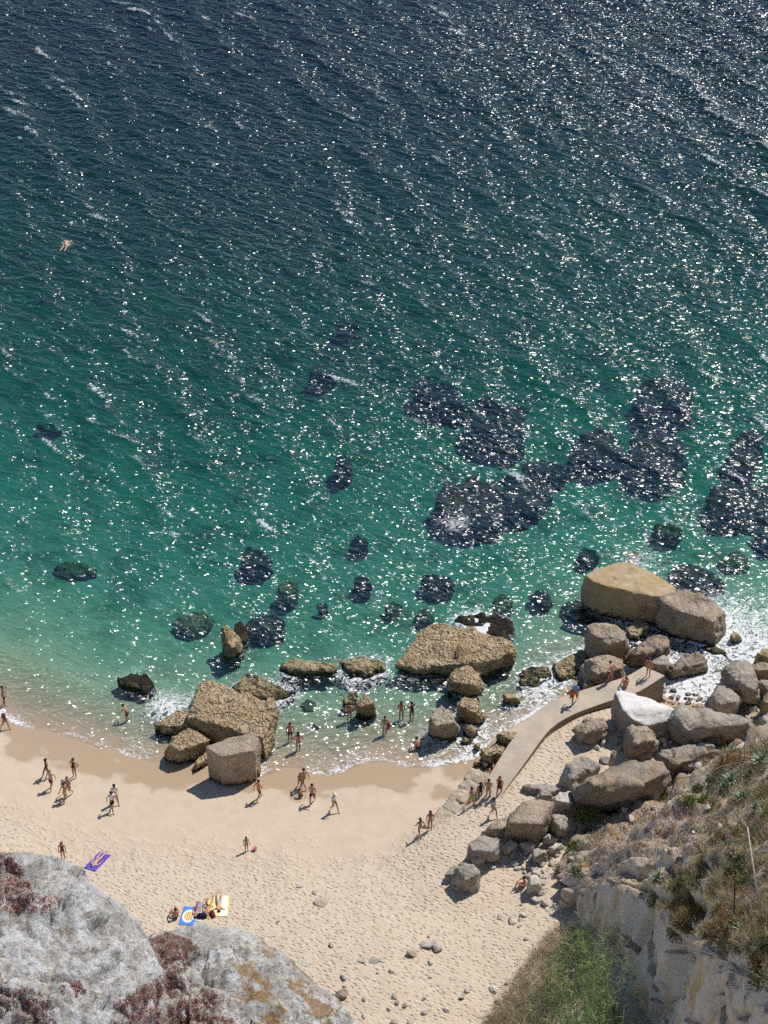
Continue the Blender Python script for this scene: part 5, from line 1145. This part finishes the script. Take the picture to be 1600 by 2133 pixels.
# towel carried by the wader and towel on the walkway
def hung(label, px, py, z, col, w, l, rz):
    c = G(px, py) if z is None else P(px, py, z); c = np.array(c); vs, fs = [], []
    for s_ in (0, 1):
        for i in range(9):
            for j in range(7): x = (i / 8 - .5) * w * (1 - .25 * j / 6); vs.append((x, .03 * math.sin(i * 1.5 + j * .4) + .012 * s_, 1.02 - l * j / 6))
    K = 63
    for i in range(8):
        for j in range(6):
            a = i * 7 + j; q = (a, a + 1, a + 8, a + 7); fs += [q, tuple(K + t for t in reversed(q))]
    for i in range(8):
        for j in (0, 6): a = i * 7 + j; fs.append((a, a + 7, K + a + 7, K + a))
    for i in (0, 8):
        for j in range(6): a = i * 7 + j; fs.append((a, a + 1, K + a + 1, K + a))
    o = mk('carried_towel', vs, fs, CL[col]); o.location = c; o.rotation_euler = (0, 0, rz); tag(o, label, 'towel')
hung('red towel hanging from the arm of the wader in white', 808, 1530, None, 'red', 0.34, 0.6, 0.3)
hung('orange towel held by the person in the pale cap', 1191, 1465, 2.37, 'orange', 0.4, 0.55, 0.4)

# ------------------------------------------------------------------ plants
def leaf_mat(name, c1, c2, rough=0.75, scale=1.5, trans=0.25):
    m = NT(name); oi = m.n('ShaderNodeObjectInfo'); f = m.noise(scale, detail=3); f2 = m.noise(scale * 9, detail=2)
    c = m.mix(m.ramp(m.math('ADD', m.math('MULTIPLY', f, .6), m.math('MULTIPLY', f2, .4)), 0.36, 0.64), c1, c2)
    b = m.bsdf(c, rough, None, 0.25); t = m.n('ShaderNodeBsdfTranslucent'); m.put(t.inputs[0], c)
    mx = m.n('ShaderNodeMixShader'); mx.inputs[0].default_value = trans; m.l(b, mx.inputs[1]); m.l(t.outputs[0], mx.inputs[2]); return m.done(mx.outputs[0])
LM = dict(fringe=leaf_mat('fringe_straw', (0.46, 0.38, 0.25), (0.60, 0.52, 0.37)), straw=leaf_mat('dry_straw', (0.36, 0.29, 0.18), (0.48, 0.40, 0.26)), olive=leaf_mat('olive_grass', (0.19, 0.175, 0.075), (0.30, 0.26, 0.125)), rust=leaf_mat('rusty_scrub', (0.23, 0.10, 0.035), (0.33, 0.19, 0.06)),
          greybr=leaf_mat('grey_brown_scrub', (0.26, 0.215, 0.175), (0.40, 0.34, 0.285)), green=leaf_mat('reed_green', (0.14, 0.20, 0.065), (0.26, 0.33, 0.14)), shrub=leaf_mat('shrub_green', (0.10, 0.16, 0.02), (0.19, 0.24, 0.03)),
          agave=leaf_mat('agave_leaf', (0.19, 0.26, 0.19), (0.32, 0.40, 0.31), 0.5, 3, 0.05), red=leaf_mat('red_succulent', (0.34, 0.11, 0.09), (0.54, 0.25, 0.205), 0.6, 2.5, 0.1), brownred=leaf_mat('brown_succulent', (0.34, 0.235, 0.19), (0.50, 0.38, 0.31), 0.7, 2.5, 0.1),
          sage=leaf_mat('dull_green', (0.12, 0.13, 0.06), (0.2, 0.2, 0.10)))
class Blades:
    def __init__(s): s.v = []; s.f = []
    def blade(s, p, d, L_, w, bend, rng, seg=2):
        p = Vector(p); d = Vector(d).normalized(); side = d.cross(Vector((rng.gauss(0, 1), rng.gauss(0, 1), .2))); side = side.normalized() * w * .5
        b = len(s.v); c = p.copy(); dd = d.copy()
        for k in range(seg + 1):
            t = k / seg; ww = 1 - t
            if k < seg: s.v += [c - side * (ww + .12), c + side * (ww + .12)]
            else: s.v.append(c)
            dd = (dd + Vector((0, 0, -bend / seg)) + d * .0).normalized(); c = c + dd * (L_ / seg)
        for k in range(seg - 1): a = b + 2 * k; s.f.append((a, a + 1, a + 3, a + 2))
        a = b + 2 * (seg - 1); s.f.append((a, a + 1, a + 2))
    def build(s, name, mat, parent=None): return mk(name, s.v, s.f, mat, parent, smooth=False)
rg = random.Random(21)
def rand_in(poly):
    xs_ = [p[0] for p in poly]; ys_ = [p[1] for p in poly]
    while True:
        x = rg.uniform(min(xs_), max(xs_)); y = rg.uniform(min(ys_), max(ys_))
        if in_poly(x, y, poly): return x, y
def clumpy(p, s_, seed): return mnoise.noise(Vector(p) * s_ + Vector((seed, 0, 0)))
def grass(name, label, polys, n, mat, h0, h1, w, blades, thr=-1.0, seed=0, spread=.14):
    B_ = Blades(); 
    for poly, frac in polys:
        done_ = 0; tries = 0
        while done_ < n * frac and tries < n * 6:
            tries += 1; x, y = rand_in(poly); h = spur_hit(x, y)
            if not h or clumpy(h[0], .7, seed) < thr or h[1].z < 0.3: continue
            done_ += 1; hh = rg.uniform(h0, h1) * (1 + .5 * clumpy(h[0], .5, seed + 3))
            for _ in range(blades):
                q = h[0] + Vector((rg.gauss(0, spread), rg.gauss(0, spread), -.03)); d = Vector((rg.gauss(0, .45), rg.gauss(0, .45), 1)) + h[1] * .5
                B_.blade(q, d, hh * rg.uniform(.6, 1.1), w * rg.uniform(.7, 1.3), rg.uniform(.1, .9), rg)
    o = B_.build(name, LM[mat]); tag(o, label, 'grass', kind='stuff'); return o
UP_R = [(1500,1560),(1680,1530),(1700,2080),(1560,2010),(1480,1960),(1400,1930),(1360,1870),(1440,1800),(1480,1700)]
SLOPE = [(1200,1760),(1300,1700),(1400,1640),(1500,1580),(1520,1700),(1450,1790),(1360,1850),(1260,1840),(1180,1835)]
LOWER = [(1330,1860),(1430,1800),(1500,1780),(1600,1850),(1640,2080),(1560,2010),(1450,1950),(1390,1900)]
grass('dry_grass', 'straw coloured dry grass covering the upper slope at right', [(UP_R, .7), (LOWER, .3)], 3400, 'straw', .22, .5, .03, 6, -.3, 1)
grass('olive_grass', 'olive green grass mixed into the slope at right', [(UP_R, .8), (LOWER, .2)], 2300, 'olive', .22, .5, .035, 6, -.05, 9)
grass('grey_scrub', 'grey brown low scrub over the earthy spur', [(SLOPE, .65), (LOWER, .35)], 1500, 'greybr', .10, .24, .045, 6, .05, 5, .2)
grass('rusty_scrub', 'rust coloured dry scrub in patches on the slope', [(SLOPE, .3), ([(1385,1890),(1500,1870),(1560,1900),(1540,1960),(1480,1975),(1410,1945)], .35), ([(1560,1990),(1640,1980),(1640,2060),(1580,2040)], .15), ([(1450,1580),(1540,1560),(1600,1540),(1610,1560),(1500,1610)], .2)], 1100, 'rust', .10, .3, .05, 6, .0, 13, .16)
# agaves: a rosette of thick pointed leaves, each leaf a part
def agave_leaf():
    vs, fs = [], []; n = 6
    for k in range(n + 1):
        t = k / n; w = .085 * (math.sin(min(1, t * 1.25 + .22) * math.pi) ** .8 if t < .95 else .0) + .006; z = .42 * t - .25 * t * t; y = t
        vs += [(-w, y, z + .02), (0, y, z - .015), (w, y, z + .02), (0, y, z - .04)]
    for k in range(n):
        a = 4 * k
        for i in range(4): j = (i + 1) % 4; fs.append((a + i, a + j, a + 4 + j, a + 4 + i))
    fs += [(0, 3, 2, 1), (4 * n, 4 * n + 1, 4 * n + 2, 4 * n + 3)]
    return mk('leaf', vs, fs, LM['agave'], mesh_only=True)
AL = agave_leaf()
def agave(label, px, py, size, n=20, seed=0):
    h = spur_hit(px, py); size *= 1.35; r = empty('agave', h[0] + Vector((0, 0, .1)), rg.uniform(0, 6)); tag(r, label, 'agave', 'agaves on the slope'); r.scale = (size,) * 3; q = random.Random(seed)
    for i in range(n):
        o = ob('leaf', AL, r); t = i / n; o.rotation_euler = (math.radians(5 + 62 * t + q.uniform(-6, 6)), q.uniform(-.15, .15), i * 2.4 + q.uniform(-.2, .2)); s_ = q.uniform(.8, 1.1) * (1 - .25 * t); o.scale = (s_, s_, s_)
for i, (lab, x, y, s_) in enumerate([('large agave at the right edge, highest on the slope', 1585, 1590, .85), ('spiky agave leaning left just below the highest ones', 1522, 1628, .75), ('agave at the right edge beside the highest one', 1612, 1612, .7), ('agave with curling leaves midway up the right edge', 1548, 1668, .7),
        ('small agave under the curling one on the grass', 1572, 1688, .5), ('pale agave alone on the lower brown slope', 1369, 1832, .55), ('dry spread agave at the foot of the tall flower stalk', 1545, 1945, .62), ('small agave tucked left of the dry spread one', 1508, 1640, .4), ('agave clump at the far right below the flower stalk', 1588, 1985, .5)]): agave(lab, x, y, s_, 20, i)
# shrubs
def shrub(label, px, py, size, mat='shrub', zf=None, n=170):
    h = zf(px, py) if zf else spur_hit(px, py)[0]; r = empty('shrub', h); tag(r, label, 'shrub'); B_ = Blades(); S_ = Blades()
    for i in range(n):
        d = Vector((rg.gauss(0, 1), rg.gauss(0, 1), abs(rg.gauss(0, .8)) + .1)).normalized(); p = d * size * rg.uniform(.35, 1.0); p.z *= .8
        if mnoise.noise(p * (2.2 / size) + Vector(h)) < -.22: continue
        for _ in range(3): B_.blade(p + Vector((rg.gauss(0, .04), rg.gauss(0, .04), 0)), d + Vector((rg.gauss(0, .7), rg.gauss(0, .7), .2)), .16 * size ** .5, .085 * size ** .5, .3, rg)
    for i in range(9):
        d = Vector((rg.gauss(0, .7), rg.gauss(0, .7), 1)).normalized(); S_.blade((0, 0, -.05), d, size * .9, .04, .1, rg)
    B_.build('foliage', LM[mat], r); S_.build('stem', LM['brownred'], r)
def zs(a, b): return Vector(P(a, b, 2.2))
shrub('bright yellow green shrub in the dark hollow under the huge dark boulder', 1222, 1706, .8, 'shrub', lambda a, b: Vector(P(a, b, 2.6)), 260)
shrub('yellow green shrub low on the tip of the earthy spur', 1192, 1765, .45)
shrub('green bush at the left foot of the earthy spur', 1203, 1822, .6, 'sage')
shrub('small bush left of the green one on the spur tip', 1166, 1815, .4, 'sage')
shrub('low green tuft halfway up the spur ridge', 1225, 1735, .35, 'sage')
shrub('olive tuft below the agaves near a stone', 1385, 1658, .4)
shrub('yellow flowering shrub in the middle of the earthy slope', 1440, 1670, .45)
shrub('yellowish shrub right of the flowering one', 1470, 1668, .4)
shrub('brown green bush on the ridge above the slope', 1455, 1645, .4, 'sage')
shrub('dark green bush at the lip of the pale cliff', 1408, 1950, .55, 'sage')
shrub('small bush on the rim of the pale cliff near the agave', 1366, 1885, .4, 'sage')
shrub('grey green bush at the lower right corner of the slope', 1590, 2050, .6, 'sage')
# tall dead flower stalk of an agave
h = spur_hit(1528, 1930)[0]; tip = PD(1533, 1782, (np.array(h) - CAMP) @ FW + 0.4); r = empty('flower_stalk', h); tag(r, 'tall dark dead agave flower stalk standing out of the slope', 'plant')
tip = Vector(tip) - Vector(h); STALK = plain('dead_stalk', (0.06, 0.045, 0.03)); vs, fs = tube((0, 0, -.1), tip, .045, 8, .02); mk('stalk', vs, fs, STALK, r)
for i in range(11):
    t = .62 + .38 * i / 10; b = tip * t; a = i * 2.4; L_ = .55 * (1.15 - t) + .12; e = b + Vector((math.cos(a) * L_, math.sin(a) * L_, .1)); vs, fs = tube(b, e, .015, 6, .01); o = mk('branch', vs, fs, STALK, r)
    B_ = Blades()
    for _ in range(40): B_.blade(e + Vector((rg.gauss(0, .10), rg.gauss(0, .10), rg.gauss(0, .07))), (rg.gauss(0, 1), rg.gauss(0, 1), rg.gauss(.6, 1)), .18, .09, .1, rg)
    tag(B_.build('seed_head', LM['sage'], o), kind='stuff')
# pale leaning pole with a wire
h0 = spur_hit(1583, 1895)[0]; D0 = (np.array(h0) - CAMP) @ FW; tp = Vector(PD(1557, 1722, D0 + .6)) - Vector(h0); r = empty('pole', h0); tag(r, 'thin pale weathered pole leaning up from the grass at right', 'pole')
WOOD = plain('bleached_wood', (0.48, 0.44, 0.38)); vs, fs = tube((0, 0, -.1), tp, .04, 8, .028); mk('shaft', vs, fs, WOOD, r)
vs, fs = tube(tp * .70 + Vector((.0, 0, 0)), tp * .70 + Vector((1.6, 0.1, .05)), .010, 6); mk('wire', vs, fs, WOOD, r)
# fallen dry branches
for lab, a, b in (('dry grey branch lying across the slope above the agaves', (1405, 1626), (1512, 1620)), ('dry branch slanting up the slope left of the agaves', (1480, 1612), (1540, 1592))):
    pa, pb = spur_hit(*a)[0], spur_hit(*b)[0]; r = empty('fallen_branch', pa); tag(r, lab, 'branch'); d = pb - pa; pts = [Vector((0, 0, .12)), d * .35 + Vector((0, 0, .3)), d * .7 + Vector((0, 0, .25)), d + Vector((0, 0, .15))]; hv, hf = [], []
    for i, (u, v_) in enumerate(zip(pts, pts[1:])):
        v, f = tube(u, v_, .04 - .008 * i, 7, .032 - .008 * i); hf += [tuple(q + len(hv) for q in t) for t in f]; hv += v
    mk('stem', hv, hf, WOOD, r); vs, fs = tube(pts[1], pts[1] + Vector((.3, .4, .35)), .018, 6, .008); mk('twig', vs, fs, WOOD, r)
# the reed bed at the foot of the cliff
def reeds():
    R_ = Blades(); Dg = Blades(); Ol = Blades()
    poly = [(1085,2165),(1130,2060),(1190,2020),(1245,2010),(1285,2080),(1300,2300),(1260,2420),(1060,2420),(1030,2260)]
    pp = np.array([rand_in(poly) for _ in range(520)]); gg = hit_many(pp, ground_z)
    for i in range(520):
        x, y = pp[i]; g_ = Vector(gg[i]); kx = min(1, max(0, (x - 1040) / 200)); hh = (1.5 + 2.9 * kx) * rg.uniform(.75, 1.1)
        d = Vector((rg.gauss(-.10, .16), rg.gauss(.05, .14), 1)).normalized(); gr = kx + rg.gauss(0, .3) > .42; T = R_ if gr else (Ol if rg.random() < .45 else Dg)
        T.blade(g_, d, hh, .05, .12, rg, 3)
        for k in range(20 if gr else 12):
            t = rg.uniform(.25, 1); p_ = g_ + d * hh * t; a = rg.uniform(0, 6.28); T.blade(p_, Vector((math.cos(a) - .25, math.sin(a) + .1, rg.uniform(.5, 1.4))), rg.uniform(.35, .85), .036, rg.uniform(.3, 1.3), rg, 3)
    tag(R_.build('green_reeds', LM['green']), 'green giant reeds crowding the gully under the pale cliff', 'reeds', kind='stuff')
    tag(Ol.build('olive_reeds', LM['olive']), 'olive reeds fading among the green reeds', 'reeds', kind='stuff')
    poly = [(1010,2133),(1060,2060),(1110,1990),(1150,1940),(1200,1930),(1240,1960),(1200,2060),(1140,2130),(1080,2220),(990,2220)]
    pp = np.array([rand_in(poly) for _ in range(1300)]); gg = hit_many(pp, ground_z)
    for i in range(1300):
        g_ = Vector(gg[i])
        for _ in range(6): Dg.blade(g_ + Vector((rg.gauss(0, .15), rg.gauss(0, .15), 0)), (rg.gauss(0, .4), rg.gauss(0, .4), 1), rg.uniform(.4, 1.0), .03, rg.uniform(.1, .8), rg, 2)
    tag(Dg.build('dry_reed_grass', LM['fringe']), 'dry straw grass fringing the reeds on the sand side', 'grass', kind='stuff')
reeds()
# red succulents on the cliff top rock
def succ(name, label, polys, n, mat, size, thr, seed):
    B_ = Blades()
    for poly, fr in polys:
        cnt = 0; tries = 0
        while cnt < n * fr and tries < n * 5:
            tries += 1; x, y = rand_in(poly); h = edge_hit(x, y)
            if not h or clumpy(h[0], 1.3, seed) < thr: continue
            cnt += 1; s_ = size * rg.uniform(.6, 1.3)
            for _ in range(7): B_.blade(h[0] + Vector((rg.gauss(0, .035), rg.gauss(0, .035), -.01)), h[1] * .6 + Vector((rg.gauss(0, .8), rg.gauss(0, .8), .5)), s_, s_ * .42, rg.uniform(-.2, .4), rg)
    tag(B_.build(name, LM[mat]), label, 'succulents', kind='stuff')
PA = [(0,1772),(25,1780),(60,1830),(70,1865),(40,1900),(-60,1900),(-60,1790)]; PB = [(306,1942),(330,1935),(395,1958),(420,1980),(385,2020),(355,2045),(325,1998)]
PC = [(240,2090),(300,2050),(345,2030),(380,2036),(430,2060),(480,2080),(485,2133),(500,2200),(230,2200)]; PD_ = [(0,2040),(60,2060),(110,2070),(120,2140),(0,2160),(-80,2100)]; PE = [(128,2052),(165,2045),(178,2065),(150,2080),(130,2075)]; PF = [(75,1860),(130,1870),(115,1905),(60,1900)]
succ('red_succulents', 'dark red succulents growing in patches on the pale cliff top rock', [(PA, .22), (PB, .12), (PC, .5), (PD_, .1), (PE, .03), (PF, .03)], 4200, 'red', .05, -.15, 3)
succ('brown_succulents', 'brown withered succulents among the red ones on the pale rock', [(PA, .2), (PB, .25), (PC, .4), (PD_, .15)], 3400, 'brownred', .05, -.25, 8)
